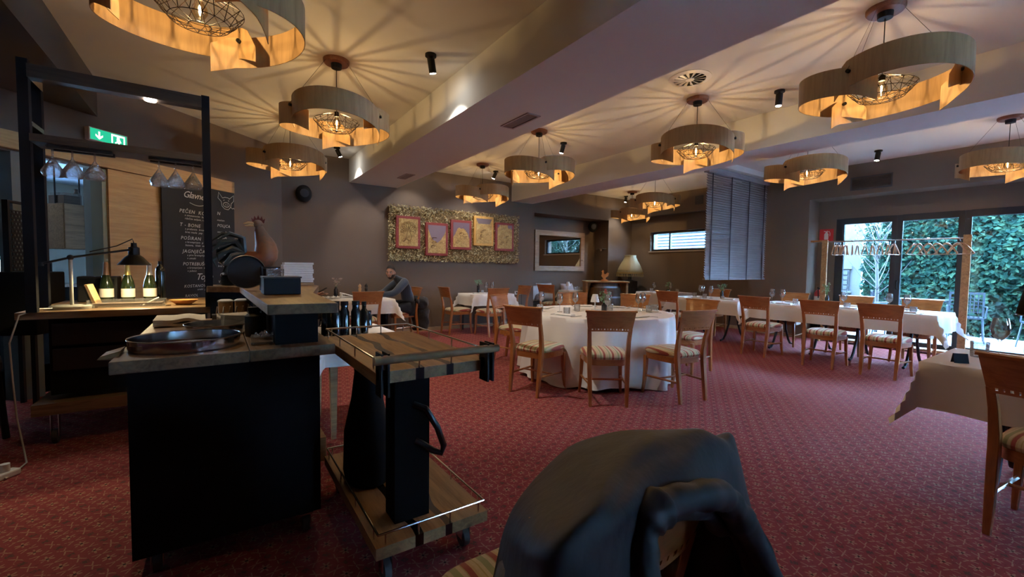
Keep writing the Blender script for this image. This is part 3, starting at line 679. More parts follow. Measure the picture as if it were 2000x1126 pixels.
# ---------------------------------------------------------------- dining chair
def stripes():
    m = mat('stripe_fabric', (.6, .5, .35), .9, sheen=.2); nt = m.node_tree; x = NX(nt)
    X, Y, Z = x.sep(x.coord('Object'))
    f = x.math('FRACT', x.math('ADD', x.math('MULTIPLY', X, 1/.082), .25))
    n = nt.nodes.new('ShaderNodeValToRGB'); cr = n.color_ramp; cr.interpolation = 'CONSTANT'
    st = [(0, (.66, .55, .36)), (.12, (.50, .40, .18)), (.17, (.68, .60, .42)), (.30, (.34, .38, .20)), (.52, (.68, .60, .42)), (.66, (.50, .40, .18)), (.70, (.33, .03, .025)), (.90, (.62, .45, .25))]
    while len(cr.elements) < len(st): cr.elements.new(.5)
    for i, (p, c) in enumerate(st): cr.elements[i].position = p; cr.elements[i].color = (*c, 1)
    nt.links.new(f, n.inputs[0])
    c = x.mix(x.math('MULTIPLY', x.noise(x.coord('Object', (90, 90, 90)), 1, 2), .35), n.outputs[0], (.30, .24, .16))
    nt.links.new(c, nt.nodes['Principled BSDF'].inputs['Base Color'])
    return m
stripe_m = stripes()
def make_chair(loc, rz, label, group):
    t = thing('dining_chair', label, 'chair', loc, rz, group)
    # cushion: rounded trapezoid
    m = MB(); rows = []; n = 28
    def outline(k, sc_=1.0):
        q = 2*PI*k/n; cx, cy = math.cos(q), math.sin(q); e = .42
        X = math.copysign(abs(cx)**e, cx); Y = math.copysign(abs(cy)**e, cy)
        w_ = .205+.022*Y; return (X*w_*sc_, .005+Y*.215*sc_+(.012*(1-X*X) if Y > .5 else 0))
    for sc_, z in ((.96, .432), (1.0, .440), (1.03, .456), (1.0, .474), (.93, .487), (.75, .497), (.4, .503), (.001, .505)):
        rows.append([(*outline(k, sc_), z) for k in range(n)])
    m.grid(rows, closed=True); m.build('seat_cushion', stripe_m, t)
    m = MB(); inner = [outline(k, .93) for k in range(n)]
    m.prism([outline(k, .985) for k in range(n)], .375, .433); m.build('seat_frame', cherryx, t)
    def bar(m, pts, w, d):   # rectangular swept bar; pts list of (x,y,z), w half width x, d half depth y (lists)
        rows = [[(p[0]-w[i], p[1]-d[i], p[2]), (p[0]+w[i], p[1]-d[i], p[2]), (p[0]+w[i], p[1]+d[i], p[2]), (p[0]-w[i], p[1]+d[i], p[2])] for i, p in enumerate(pts)]
        m.grid(rows, closed=True); e = len(pts)*4-4; m.f += [(len(m.v)-4-e+3, len(m.v)-4-e+2, len(m.v)-4-e+1, len(m.v)-4-e), (len(m.v)-4, len(m.v)-3, len(m.v)-2, len(m.v)-1)]
    for s in (-1, 1):
        m = MB(); bar(m, [(s*.170, -.262, 0), (s*.172, -.245, .15), (s*.178, -.215, .40), (s*.180, -.212, .50), (s*.184, -.228, .62), (s*.190, -.256, .735)], [.014, .018, .021, .021, .019, .018], [.014, .017, .021, .020, .016, .013])
        m.build('rear_leg', cherry, t, bevel=.003)
    for s in (-1, 1):
        m = MB(); bar(m, [(s*.214, .205, 0), (s*.206, .188, .12), (s*.200, .182, .25), (s*.196, .184, .40)], [.012, .015, .017, .019], [.012, .015, .018, .020])
        m.build('front_leg', cherry, t, bevel=.003)
    # backrest: curved plate, flared to the top, with a row of holes along its lower edge
    m = MB()
    def bp(u, z):   # u -1..1
        h = (z-.70)/.21; w_ = .205+.026*max(0, h)**1.6
        bowy = -.256-.055*h-.035*(1-u*u)
        return Vector((u*w_, bowy, z))
    def slab(us, z0f, z1f, th=.017):
        rows = []
        for u in us:
            z0, z1 = z0f(u), z1f(u)
            a, b = bp(u, z0), bp(u, z1); dd = Vector((0, th, 0))
            rows.append([a, b, b+dd, a+dd])
        m.grid(rows, closed=True); L = len(m.v); k = len(us)*4
        m.f += [(L-k+3, L-k+2, L-k+1, L-k), (L-4, L-3, L-2, L-1)]
    US = [-1+2*i/16 for i in range(17)]
    lo = lambda u: .706+.008*(1-u*u); h0 = lambda u: .720+.008*(1-u*u); h1 = lambda u: .733+.008*(1-u*u)
    slab(US, h1, lambda u: .895); slab(US, lo, h0)
    # blocks between holes (7 large gaps, 6 small gaps)
    edges = []; cur = -.80; pitch = 1.60/6
    for k in range(7):
        c_ = -.80+pitch*k; edges.append((c_-.030, c_+.030))
        if k < 6: edges.append((c_+pitch/2-.014, c_+pitch/2+.014))
    prev = -1.0
    for a, b in edges+[(1.0, 1.0)]:
        if a > prev: slab([prev, a], h0, h1)
        prev = b
    m.build('backrest', cherryx, t, auto=30)
    m = MB(); rows = []
    for u in US:
        a = bp(u, .895); w_ = Vector((u*.008, 0, 0))
        rows.append([a+w_+Vector((0, -.010, -.004)), a+w_+Vector((0, -.012, .010)), a+w_+Vector((0, .002, .016)), a+w_+Vector((0, .022, .010)), a+w_+Vector((0, .022, -.004))])
    m.grid(rows, closed=True); k = 85; m.f += [tuple(range(4, -1, -1)), tuple(range(k-5, k))]; m.build('top_rail', cherryx, t)
    for s in (-1, 1):
        m = MB(); m.tube([(s*.173, -.232, .20), (s*.203, .184, .19)], .011, 6); m.build('side_stretcher', cherry, t)
    m = MB(); m.tube([(-.19, .0, .195), (.19, .0, .195)], .010, 6); m.build('cross_stretcher', cherry, t)
    return t
def face(c, tgt): return math.atan2(-(tgt[0]-c[0]), tgt[1]-c[1])
RT = (3.93, 3.85)
CH = []
for ang, lb in ((193, 'dining chair at the front left of the round table, its seat turned to the right'), (228, 'dining chair in the front middle of the round table, back to the camera'),
                (266, 'dining chair at the front right of the round table, pulled out at an angle'), (329, 'dining chair on the window side of the round table, behind the front right chair'),
                (22, 'dining chair behind the round table, right of the flower vase'), (60, 'dining chair behind the round table, left of the small white lamp'),
                (116, 'dining chair at the far left of the round table, its back gleaming')):
    q = math.radians(ang); r_ = 1.165; c = (RT[0]+r_*math.cos(q), RT[1]+r_*math.sin(q)); CH.append((c, face(c, RT)+(math.radians({193: 5, 228: 6, 266: -4, 329: 30}.get(ang, 0))), lb, 'chairs round the round table'))
GL = 'chairs at the long table by the windows'
for (x_, y_), rz, lb in (((6.97, 4.84), -90, 'dining chair on the room side of the long table, farthest from the glass doors'), ((6.97, 3.31), -90, 'dining chair on the room side of the long table, below the blind\'s right edge'),
    ((6.93, 2.46), -86, 'dining chair on the room side of the long table, middle of the nearest three'), ((6.95, 1.80), -90, 'dining chair on the room side of the long table, nearest the right end'),
    ((8.25, 4.93), 90, 'dining chair behind the long table, partly hidden by the plant in the dark vase'), ((8.27, 3.53), 90, 'dining chair behind the long table, left of the fire extinguisher'),
    ((8.25, 2.62), 90, 'dining chair behind the long table, below the bunched coat hangers'), ((8.25, 1.83), 90, 'dining chair behind the long table, in front of the terrace chair')):
    CH.append(((x_, y_), math.radians(rz), lb, GL))
for (x_, y_), rz, lb, g in (((3.86, 7.56), -89, 'dining chair left of the small table under the leaf picture', 'chairs at the table under the leaf picture'), ((4.28, 7.02), 0, 'dining chair in front of the small table under the leaf picture', 'chairs at the table under the leaf picture'),
    ((5.22, 7.60), 90, 'dining chair at the right end of the small table under the leaf picture', 'chairs at the table under the leaf picture'),
    ((1.84, 6.80), 0, 'dining chair with its back to the camera at the seated man\'s table', 'chairs at the seated man\'s table'), ((2.74, 7.60), 90, 'dining chair the man in the blue sweater sits on, a dark coat over its back', 'chairs at the seated man\'s table'),
    ((.98, 7.15), -90, 'dining chair of the person mostly hidden behind the counter', 'chairs at the seated man\'s table'),
    ((6.56, 7.93), -70, 'dining chair beside the alcove table with the cushions', 'chairs in the far corner'), ((9.02, 7.55), 170, 'dining chair at the far corner table under the ribbon window', 'chairs in the far corner'),
    ((3.36, .17), -100, 'dining chair cut off by the right picture edge, nearest the camera', 'chairs at the near right table'), ((4.42, .10), 90, 'dining chair across the near right table, glimpsed behind the large wine glass', 'chairs at the near right table'),
    ((.64, .79), -3, 'dining chair in the foreground under the dark jacket', 'foreground chair')):
    CH.append(((x_, y_), math.radians(rz), lb, g))
ch0 = None
for c, rz, lb, g in CH:
    if ch0 is None: ch0 = make_chair((*c, 0), rz, lb, g); index_kids(ch0)
    else: dup(ch0, (*c, 0), rz, lb, g)

# ---------------------------------------------------------------- tables and cloths
TZ = .755
iron = mat('cast_iron', (.012, .012, .016), .45, .3)
def trestle(t, y, hw):
    m = MB()
    for s in (-1, 1):
        m.tube([(s*.10, y, TZ-.06), (s*.12, y, .5), (-s*.05*0+s*.16, y, .30), (s*.26, y, .12), (s*(hw-.12), y, .045), (s*(hw-.04), y, .03)], .018, 7)
    m.build('trestle_leg', iron, t)
    m = MB(); m.tube([(-.12, y, .5), (.12, y, .42)], .014, 6); m.build('brace', iron, t)
def rect_table(x0, x1, y0, y1, label, legs=True, name='dining_table'):
    t = thing(name, label, 'table', ((x0+x1)/2, (y0+y1)/2, 0)); a, b = (x1-x0)/2, (y1-y0)/2
    m = MB(); m.box(-a+.006, a-.006, -b+.006, b-.006, TZ-.035, TZ-.004); m.build('tabletop', darkw_m, t, smooth=False)
    if legs:
        ys = [-b+.3, b-.3] if b < .8 else [-b+.3, -.25, .25, b-.3]
        for y in ys: trestle(t, y, a)
        m = MB(); m.tube([(0, -b+.3, TZ-.07), (0, b-.3, TZ-.07)], .015, 6); m.build('rail', iron, t)
    else:
        for sx in (-1, 1):
            for sy in (-1, 1): m = MB(); px_, py_ = sx*(a-.07), sy*(b-.07); m.hexa([(px_-.016, py_-.016, 0), (px_+.016, py_-.016, 0), (px_+.016, py_+.016, 0), (px_-.016, py_+.016, 0), (px_-.03, py_-.03, TZ-.035), (px_+.03, py_-.03, TZ-.035), (px_+.03, py_+.03, TZ-.035), (px_-.03, py_+.03, TZ-.035)]); m.build('leg', oak_m if x1 < 2 else darkw_m, t, smooth=False)
    return t
def rect_cloth(x0, x1, y0, y1, drop, label, seed=1, corner=.55, group=None, m_=None, dropx=None):
    rng = random.Random(seed); a, b = (x1-x0)/2+.004, (y1-y0)/2+.004
    nx = max(10, int((2*a+2*drop)/.05)); ny = max(10, int((2*b+2*drop)/.05))
    ph = [rng.uniform(0, 6) for _ in range(6)]
    def samples(h, n):
        s = []
        k = max(4, int(drop/.045)); s += [-h-drop+drop*i/k for i in range(k)]
        kk = max(6, int(2*h/.06)); s += [-h+2*h*i/kk for i in range(kk+1)]
        s += [h+drop*(i+1)/k for i in range(k)]
        return s
    rows = []
    for u in samples(a, nx):
        r = []
        for v in samples(b, ny):
            ox = max(0, abs(u)-a); oy = max(0, abs(v)-b); sx = math.copysign(1, u); sy = math.copysign(1, v)
            cu = max(-a, min(a, u)); cv = max(-b, min(b, v)); mnn, mxx = min(ox, oy), max(ox, oy)
            wv = .010*math.sin(v*9+ph[0])+.008*math.sin(v*21+ph[1]); wu = .010*math.sin(u*9+ph[2])+.008*math.sin(u*19+ph[3])
            x_ = cu; y_ = cv; z_ = TZ+.001*math.sin(u*13+ph[4])*math.sin(v*11)+.001
            if ox > 0 or oy > 0:
                z_ = TZ-mxx-corner*mnn
                if ox >= oy: x_ = cu+sx*(.012+.05*ox+wv*ox/drop*1.6+corner*mnn*.9); y_ = cv+sy*(mnn*.55*corner*1.6)
                if oy > ox: y_ = cv+sy*(.012+.05*oy+wu*oy/drop*1.6+corner*mnn*.9); x_ = cu+sx*(mnn*.55*corner*1.6)
            r.append((x_, y_, z_))
        rows.append(r)
    m = MB(); m.grid(rows); o = m.build('tablecloth', m_ or cloth_m, loc=((x0+x1)/2, (y0+y1)/2, 0), auto=75)
    return tag(o, label, 'tablecloth', group)
# round table
t = thing('round_table', 'round table hidden under the floor-length white cloth', 'table', (*RT, 0))
m = MB(); m.cyl((0, 0, 0), .885, TZ-.03, TZ-.006, 48); m.build('tabletop', darkw_m, t)
m = MB(); m.lathe([(0, 0), (.3, 0), (.3, .03), (.05, .07), (.05, TZ-.03), (0, TZ-.03)], n=24); m.build('pedestal', iron, t)
m = MB(); N = 168; rng = random.Random(5)
A = [(rng.uniform(.5, 1), rng.uniform(0, 6.3), k) for k in (7, 11, 16, 23)]
def wv(q): return sum(a*math.sin(k*q+p) for a, p, k in A)/2.2
rows = [[(RT[0]*0+r*math.cos(2*PI*i/N), r*math.sin(2*PI*i/N), TZ) for i in range(N)] for r in (.001, .3, .6, .85, .895, .908)]
for k in range(1, 15):
    f = k/14; z = TZ-.745*f
    rows.append([((.913+.02*f**.6+(.082*f**.7)*wv(2*PI*i/N+f*.15)+.03*f*f)*math.cos(2*PI*i/N), (.913+.02*f**.6+(.082*f**.7)*wv(2*PI*i/N+f*.15)+.03*f*f)*math.sin(2*PI*i/N), z if k < 14 else .008+.02*(1+math.sin(5*2*PI*i/N))) for i in range(N)])
m.grid(rows, closed=True); tag(m.build('round_tablecloth', cloth_m, loc=(*RT, 0), auto=80), 'white floor-length cloth falling in folds over the round table', 'tablecloth')
rect_table(7.45, 8.35, 3.97, 5.35, 'long window-side table, the section farther from the glass doors', True)
rect_table(7.45, 8.35, 1.45, 3.74, 'long window-side table, the section nearer the glass doors', True)
rect_cloth(7.45, 8.35, 3.97, 5.35, .25, 'white cloth on the farther section of the long window-side table', 1)
rect_cloth(7.45, 8.35, 1.45, 3.74, .25, 'white cloth on the nearer section of the long window-side table', 2)
rect_table(4.08, 5.02, 7.30, 7.96, 'small table against the back wall under the leaf picture', False)
rect_cloth(4.08, 5.02, 7.30, 7.96, .22, 'white cloth on the small table under the leaf picture', 3)
rect_table(1.35, 2.37, 6.87, 7.85, 'table at which the man in the blue sweater sits', False)
rect_cloth(1.35, 2.37, 6.87, 7.85, .23, 'white cloth on the table of the man in the blue sweater', 4)
rect_table(8.40, 9.30, 6.0, 6.95, 'corner table by the ribbon window, lit warm', False)
rect_cloth(8.40, 9.30, 6.0, 6.95, .3, 'cream-lit cloth on the corner table by the ribbon window', 5)
rect_table(3.49, 4.37, -.75, .73, 'near table at the right edge of the picture', True)
rect_cloth(3.49, 4.37, -.75, .73, .27, 'cloth hanging in a long corner over the near right table', 6, corner=.4)
rect_table(6.98, 7.48, 7.80, 8.18, 'small table in the mirror alcove', False)
rect_cloth(6.98, 7.48, 7.80, 8.18, .14, 'white cloth on the small alcove table', 7)
rect_table(.62, 1.18, 3.28, 4.0, 'side table behind the serving trolley, carrying black bottles', False)
rect_cloth(.62, 1.18, 3.28, 4.0, .2, 'bluish shaded cloth on the side table behind the trolley', 8)

# ---------------------------------------------------------------- tableware
TT = TZ+.003
def wine_glass_mb(s=1.0):
    m = MB(); pr_ = [(0, .002), (.034, 0), (.034, .003), (.006, .008), (.0035, .02), (.0035, .085), (.008, .095), (.028, .115), (.040, .145), (.041, .165), (.036, .20), (.031, .225), (.0295, .225), (.034, .20), (.039, .165), (.038, .146), (.027, .118), (.006, .10), (0, .099)]
    return m.lathe([(r*s, z*s) for r, z in pr_], n=22)
def tumbler_mb(s=1.0):
    m = MB(); prof = [(0, 0), (.034, 0), (.037, .01), (.039, .085), (.037, .085), (.035, .014), (0, .012)]
    return m.lathe([(r*s, z*s) for r, z in prof], n=20)
cutg = glass('cut_glass', (.96, .98, 1), .15, .06, .11); nt = cutg.node_tree
x = NX(nt); vo = nt.nodes.new('ShaderNodeTexVoronoi'); vo.inputs['Scale'].default_value = 90; nt.links.new(x.coord('Object'), vo.inputs['Vector'])
for n_ in nt.nodes:
    if n_.type == 'BSDF_GLOSSY': nt.links.new(x.bump(vo.outputs['Distance'], 1.0, .01), n_.inputs['Normal'])
wg0 = wine_glass_mb().build('wine_glass', glass_m, loc=(0, 0, -9)); tu0 = tumbler_mb().build('tumbler', cutg, loc=(0, 0, -9))
def place(src, p, label, cat, group=None, rz=0, sc_=1):
    o = src.copy(); COL.objects.link(o); o.location = p; o.rotation_euler = (0, 0, rz); o.scale = (sc_,)*3; return tag(o, label, cat, group)
RTG = 'wine glasses on the round table'; RTT = 'cut-glass tumblers on the round table'
for (x_, y_), lb in (((3.50, 4.45), 'left back, before the back-left chair'), ((3.45, 4.02), 'between two tumblers left of the white lamp'), ((3.78, 4.10), 'directly left of the white lamp'), ((3.84, 3.60), 'in front of the dark flower vase'),
     ((4.42, 4.12), 'behind the vase, before the back chair'), ((4.42, 3.62), 'at the right, the left one of a pair'), ((4.55, 3.66), 'at the right, the right one of a pair')):
    place(wg0, (x_, y_, TT), 'empty wine glass on the round table, '+lb, 'wine glass', RTG)
for (x_, y_), lb in (((3.27, 4.18), 'at the far left'), ((3.30, 3.72), 'nearest the camera, left of centre'), ((3.72, 4.0), 'left of the white lamp foot'), ((4.16, 3.86), 'just right of the vase'), ((4.44, 3.47), 'at the right, in front of the pair of glasses'), ((4.62, 3.52), 'farthest right')):
    place(tu0, (x_, y_, TT), 'cut-glass tumbler on the round table, '+lb, 'tumbler', RTT)
for (x_, y_), lb in (((7.66, 3.50), 'left one of the two by the nearest-left chair'), ((7.66, 3.34), 'right one of the two by the nearest-left chair'), ((7.72, 2.52), 'alone left of the middle front chair back'), ((7.95, 2.05), 'left one of the two near the right end'), ((7.80, 1.82), 'right one of the two near the right end'),
     ((7.95, 4.98), 'left one on the farther section'), ((7.72, 4.62), 'right one on the farther section'), ((8.15, 5.05), 'behind the left one on the farther section')):
    place(wg0, (x_, y_, TT), 'empty wine glass on the long table, '+lb, 'wine glass', 'wine glasses on the long table', sc_=1.05)
for (x_, y_), lb in (((7.60, 3.56), 'beside the chair below the blind'), ((7.84, 3.22), 'behind that chair\'s two wine glasses'), ((7.62, 2.44), 'right of the lone wine glass'), ((7.70, 1.95), 'between the two right-end glasses'), ((7.66, 1.72), 'nearest the right end'), ((7.86, 5.05), 'at the far end, left'), ((7.64, 4.70), 'at the far end, right')):
    place(tu0, (x_, y_, TT), 'cut-glass tumbler on the long table, '+lb, 'tumbler', 'tumblers on the long table')
for (x_, y_), lb in (((4.62, 7.74), 'left one'), ((4.72, 7.66), 'right one')): place(wg0, (x_, y_, TT), 'wine glass on the table under the leaf picture, '+lb, 'wine glass', 'glasses under the leaf picture')
place(tu0, (4.68, 7.58, TT), 'tumbler on the table under the leaf picture', 'tumbler')
for (x_, y_), lb in (((8.75, 6.7), 'beside the tumbler'), ((8.9, 6.35), 'left of the dark plant')): place(wg0, (x_, y_, TT), 'wine glass on the corner table, '+lb, 'wine glass', 'glasses on the corner table')
place(tu0, (8.62, 6.68, TT), 'tumbler on the corner table, left of the wine glass', 'tumbler', 'tumblers on the corner table'); place(tu0, (8.95, 6.2, TT), 'tumbler on the corner table, in front of the dark plant', 'tumbler', 'tumblers on the corner table')
nw = wine_glass_mb(1.12).build('wine_glass', glass_m, loc=(4.13, .505, TT)); tag(nw, 'large balloon wine glass on the near right table', 'wine glass')
nt_ = tumbler_mb(1.15).build('tumbler', cutg, loc=(4.02, .575, TT)); tag(nt_, 'cut-glass tumbler on the near right table', 'tumbler')
for (x_, y_), lb in (((7.30, 7.92), 'left of the others'), ((7.38, 7.86), 'in the front'), ((7.42, 7.98), 'behind')): place(tu0, (x_, y_, TT), 'glass on the alcove table, '+lb, 'tumbler', 'glasses on the alcove table')
# napkins: folded cloth rolls
def napkin_mb():
    m = MB(); rows = []
    for i in range(9):
        u = -.11+.22*i/8
        rows.append([(u, .045*math.cos(q), .010+.011*math.sin(q)*(1+.1*math.sin(i*2.1))) for q in [2*PI*k/10 for k in range(10)]])
    m.grid(rows, closed=True); m.f += [tuple(range(9, -1, -1)), tuple(range(80, 90))]; return m
np0 = napkin_mb().build('napkin', napkin_m, loc=(0, 0, -9))
kn = MB(); kn.box(-.1, .02, -.008, .008, 0, .002); kn.box(.02, .11, -.006, .006, 0, .005); kn0 = kn.build('knife', steel_m, loc=(0, 0, -9), smooth=False)
fk = MB(); fk.box(-.1, -.03, -.004, .004, 0, .002); fk.box(-.03, .0, -.011, .011, 0, .003); [fk.box(0, .05, y-.0015, y+.0015, 0, .003) for y in (-.009, -.003, .003, .009)]; fk0 = fk.build('fork', steel_m, loc=(0, 0, -9), smooth=False)
SEAT = {193: 'front left', 228: 'front middle', 266: 'front right', 329: 'window-side', 22: 'back right', 60: 'back left', 116: 'far left'}
for a_, s_ in SEAT.items():
    q = math.radians(a_); p = (RT[0]+.70*math.cos(q), RT[1]+.70*math.sin(q), TT); r = q+PI/2
    place(np0, p, 'folded white napkin on the round table before the %s chair' % s_, 'napkin', 'napkins on the round table', r)
    u = Vector((-math.sin(q), math.cos(q), 0))
    v = Vector(p)+u*.16; place(kn0, v, 'steel knife on the round table before the %s chair' % s_, 'knife', 'knives on the round table', q)
    v = Vector(p)-u*.16; place(fk0, v, 'steel fork on the round table before the %s chair' % s_, 'fork', 'forks on the round table', q)
for y_, s_ in ((3.31, 'first'), (2.46, 'second'), (1.80, 'third')):
    nm = {'first': 'below the blind\'s edge', 'second': 'in the front row\'s middle', 'third': 'at the front row\'s right end'}[s_]
    place(np0, (7.60, y_-.02, TT), 'white napkin on the long table before the chair '+nm, 'napkin', 'napkins on the long table', PI/2)
    place(kn0, (7.60, y_-.18, TT), 'knife on the long table before the chair '+nm, 'knife', 'knives on the long table')
    place(np0, (8.2, y_+.1, TT), 'white napkin on the window side, opposite the chair '+nm, 'napkin', 'napkins on the long table', PI/2)
place(np0, (7.62, 4.84, TT), 'white napkin on the farther section of the long table', 'napkin', 'napkins on the long table', PI/2)
place(np0, (7.75, 4.3, TT), 'white napkin at the near end of the farther long table section', 'napkin', 'napkins on the long table', PI/2)
place(np0, (4.32, 7.55, TT), 'white napkin on the table under the leaf picture, left', 'napkin', 'napkins under the leaf picture'); place(np0, (4.85, 7.5, TT), 'white napkin on the table under the leaf picture, right', 'napkin', 'napkins under the leaf picture')
place(np0, (3.72, .1, TT), 'white napkin at the near right table', 'napkin', None, PI/2)
for o in (wg0, tu0, np0, kn0, fk0): bpy.data.objects.remove(o)
# small cordless table lamps
shade_w = mat('lamp_shade_white', (.78, .77, .74), .8)
def table_lamp(p, label):
    t = thing('table_lamp', label, 'table lamp', p, 0, 'small white table lamps')
    m = MB(); m.lathe([(0, 0), (.05, 0), (.05, .008), (.008, .012), (.007, .12), (0, .12)], n=18); m.build('base', white_m, t)
    m = MB(); m.lathe([(.058, .105), (.034, .205), (.032, .205), (.056, .105)], n=24); m.build('lamp_shade', shade_w, t)
    m = MB(); m.cyl((0, 0, 0), .033, .198, .203); m.build('shade_cap', shade_w, t)
table_lamp((4.01, 3.98, TT), 'small white cordless lamp in the middle of the round table')
table_lamp((7.12, 8.0, TT), 'small white cordless lamp on the alcove table')
# vases with flowers
stem_m = mat('stem_green', (.10, .20, .05), .6); petal = mat('eucalyptus_leaf', (.16, .27, .14), .6); redp = mat('red_petal', (.45, .06, .05), .6); pinkp = mat('dry_petal', (.40, .28, .22), .8)
def vase(p, label, h=.15, r=.028, fh=.16, kind='green', seed=1, plant='flowers'):
    rng = random.Random(seed); t = thing('flower_vase', label, 'vase', p)
    m = MB(); m.lathe([(0, 0), (r, 0), (r, h*.75), (r*.55, h*.9), (r*.55, h), (r*.45, h), (r*.45, h*.5), (0, h*.5)], n=16); m.build('bottle', mat('dark_bottle', (.01, .012, .02), .15, coat=.5), t)
    m = MB(); tips = []
    for k in range(8):
        a = rng.uniform(0, 6.28); d = rng.uniform(.02, .075); z = h+fh*rng.uniform(.35, 1)
        m.tube([(0, 0, h*.6), (d*.4*math.cos(a), d*.4*math.sin(a), h+fh*.3), (d*math.cos(a), d*math.sin(a), z)], .0018, 4); tips.append((d*math.cos(a), d*math.sin(a), z))
    m.build('stems', stem_m, t)['kind'] = 'stuff'
    m = MB(); pts = []
    for tp in tips:
        for j in range(11 if kind != 'single' else 4): pts.append((tp[0]+rng.gauss(0, .016), tp[1]+rng.gauss(0, .016), tp[2]-abs(rng.gauss(0, .03))))
    leaves(m, pts, .030, rng); m.build('leaves', petal if kind != 'dry' else pinkp, t, smooth=False)['kind'] = 'stuff'
    if kind in ('red',):
        m = MB()
        for tp in tips[:3]: leaves(m, [(tp[0]+rng.gauss(0, .008), tp[1]+rng.gauss(0, .008), tp[2]+rng.uniform(-.01, .02)) for _ in range(14)], .022, rng)
        m.build('blossoms', redp, t, smooth=False)['kind'] = 'stuff'
vase((3.95, 3.76, TT), 'dark vase with green sprigs and a reddish flower on the round table', .12, .035, .17, 'red', 2)
vase((4.45, 7.78, TT), 'slim dark bottle vase with one sprig under the leaf picture', .19, .028, .1, 'green', 3)
vase((1.62, 7.62, TT), 'dark vase with dry flowers on the seated man\'s table', .17, .034, .17, 'dry', 4)
vase((7.92, 4.52, TT), 'dark cylinder vase with a green plant on the farther long table section', .15, .03, .13, 'green', 5)
vase((9.0, 6.5, TT), 'dark bushy plant on the corner table', .06, .04, .2, 'green', 6)
vase((8.05, 2.85, TT), 'green bottle vase with thin leafy sprigs on the nearer long table section', .16, .028, .2, 'green', 7)
# tealights / cards
def tealight(p, label):
    t = thing('candle_glass', label, 'candle', p, 0, 'candles')
    m = MB(); m.lathe([(0, 0), (.03, 0), (.032, .06), (.030, .06), (.028, .006), (0, .006)], n=16); m.build('glass_cup', cutg, t)
    m = MB(); m.cyl((0, 0, 0), .026, .006, .035); m.build('wax', napkin_m, t)
tealight((7.74, 4.40, TT), 'white candle glass by the green plant on the long table'); tealight((8.62, 6.2, TT), 'candle glass on the corner table')
for p, lb, rz in (((4.60, 7.86, TT), 'small grey table card under the leaf picture', .3), ((3.655, .60, TT), 'black folded place card on the near right table', -.9)):
    t = thing('table_card', lb, 'card', p, rz); mm = mat('card_grey', (.35, .35, .36), .6) if 'grey' in lb else black_m
    m = MB(); m.hexa([(-.035, -.018, 0), (.035, -.018, 0), (.035, -.014, 0), (-.035, -.014, 0), (-.035, -.002, .055), (.035, -.002, .055), (.035, .002, .055), (-.035, .002, .055)]); m.build('front_leaf', mm, t, smooth=False)
    m = MB(); m.hexa([(-.035, .014, 0), (.035, .014, 0), (.035, .018, 0), (-.035, .018, 0), (-.035, -.002, .055), (.035, -.002, .055), (.035, .002, .055), (-.035, .002, .055)]); m.build('rear_leaf', mm, t, smooth=False)
# seated man's table
for p, c, lb in (((1.98, 7.50, TT), (.55, .32, .14), 'light wooden pepper mill on the seated man\'s table'), ((2.08, 7.48, TT), (.015, .012, .01), 'black pepper mill on the seated man\'s table')):
    t = thing('pepper_mill', lb, 'pepper mill', p); mm = mat('mill_%d' % (c[0]*100), c, .3, coat=.4); k = .85 if c[0] > .3 else .8
    m = MB(); m.lathe([(0, 0), (.032*k, 0), (.034*k, .02), (.024*k, .06), (.024*k, .09), (.032*k, .14), (.026*k, .155), (0, .155)], n=18); m.build('body', mm, t)
    m = MB(); m.lathe([(0, .155), (.02*k, .157), (.034*k, .18), (.028*k, .205), (.008*k, .215), (.008*k, .228), (0, .23)], n=18); m.build('head', mm, t)
t = thing('small_jug', 'small white cream jug on the seated man\'s table', 'jug', (1.66, 7.42, TT)); m = MB(); m.lathe([(0, 0), (.026, 0), (.03, .03), (.022, .06), (.026, .08), (.022, .08), (.018, .06), (0, .01)], n=16); m.build('body', white_m, t)
m = MB(); m.tube([(.026, 0, .065), (.046, 0, .055), (.04, 0, .03), (.028, 0, .025)], .004); m.build('handle', white_m, t)
m = MB(); rng = random.Random(9)
m.grid([[(-.13+.26*i/12, -.09+.18*j/10, .006+.028*abs(math.sin(i*.9)*math.sin(j*.7+1))+.01*rng.random()) for j in range(11)] for i in range(13)])
tag(m.build('crumpled_napkin', napkin_m, loc=(1.47, 7.30, TT), solid=.002), 'crumpled white napkin at the left end of the seated man\'s table', 'napkin')
t = thing('folded_menu', 'open white paper standing tilted on the seated man\'s table', 'paper', (1.80, 7.5, TT), -.3); m = MB(); m.hexa([(-.14, -.08, .03), (.12, -.09, .0), (.12, .08, .0), (-.14, .09, .03), (-.14, -.08, .034), (.12, -.09, .004), (.12, .08, .004), (-.14, .09, .034)]); m.build('lower_sheet', napkin_m, t, smooth=False)
m = MB(); m.hexa([(-.14, -.08, .08), (.12, -.085, .006), (.12, .07, .006), (-.14, .08, .08), (-.14, -.08, .083), (.12, -.085, .009), (.12, .07, .009), (-.14, .08, .083)]); m.build('upper_sheet', napkin_m, t, smooth=False)
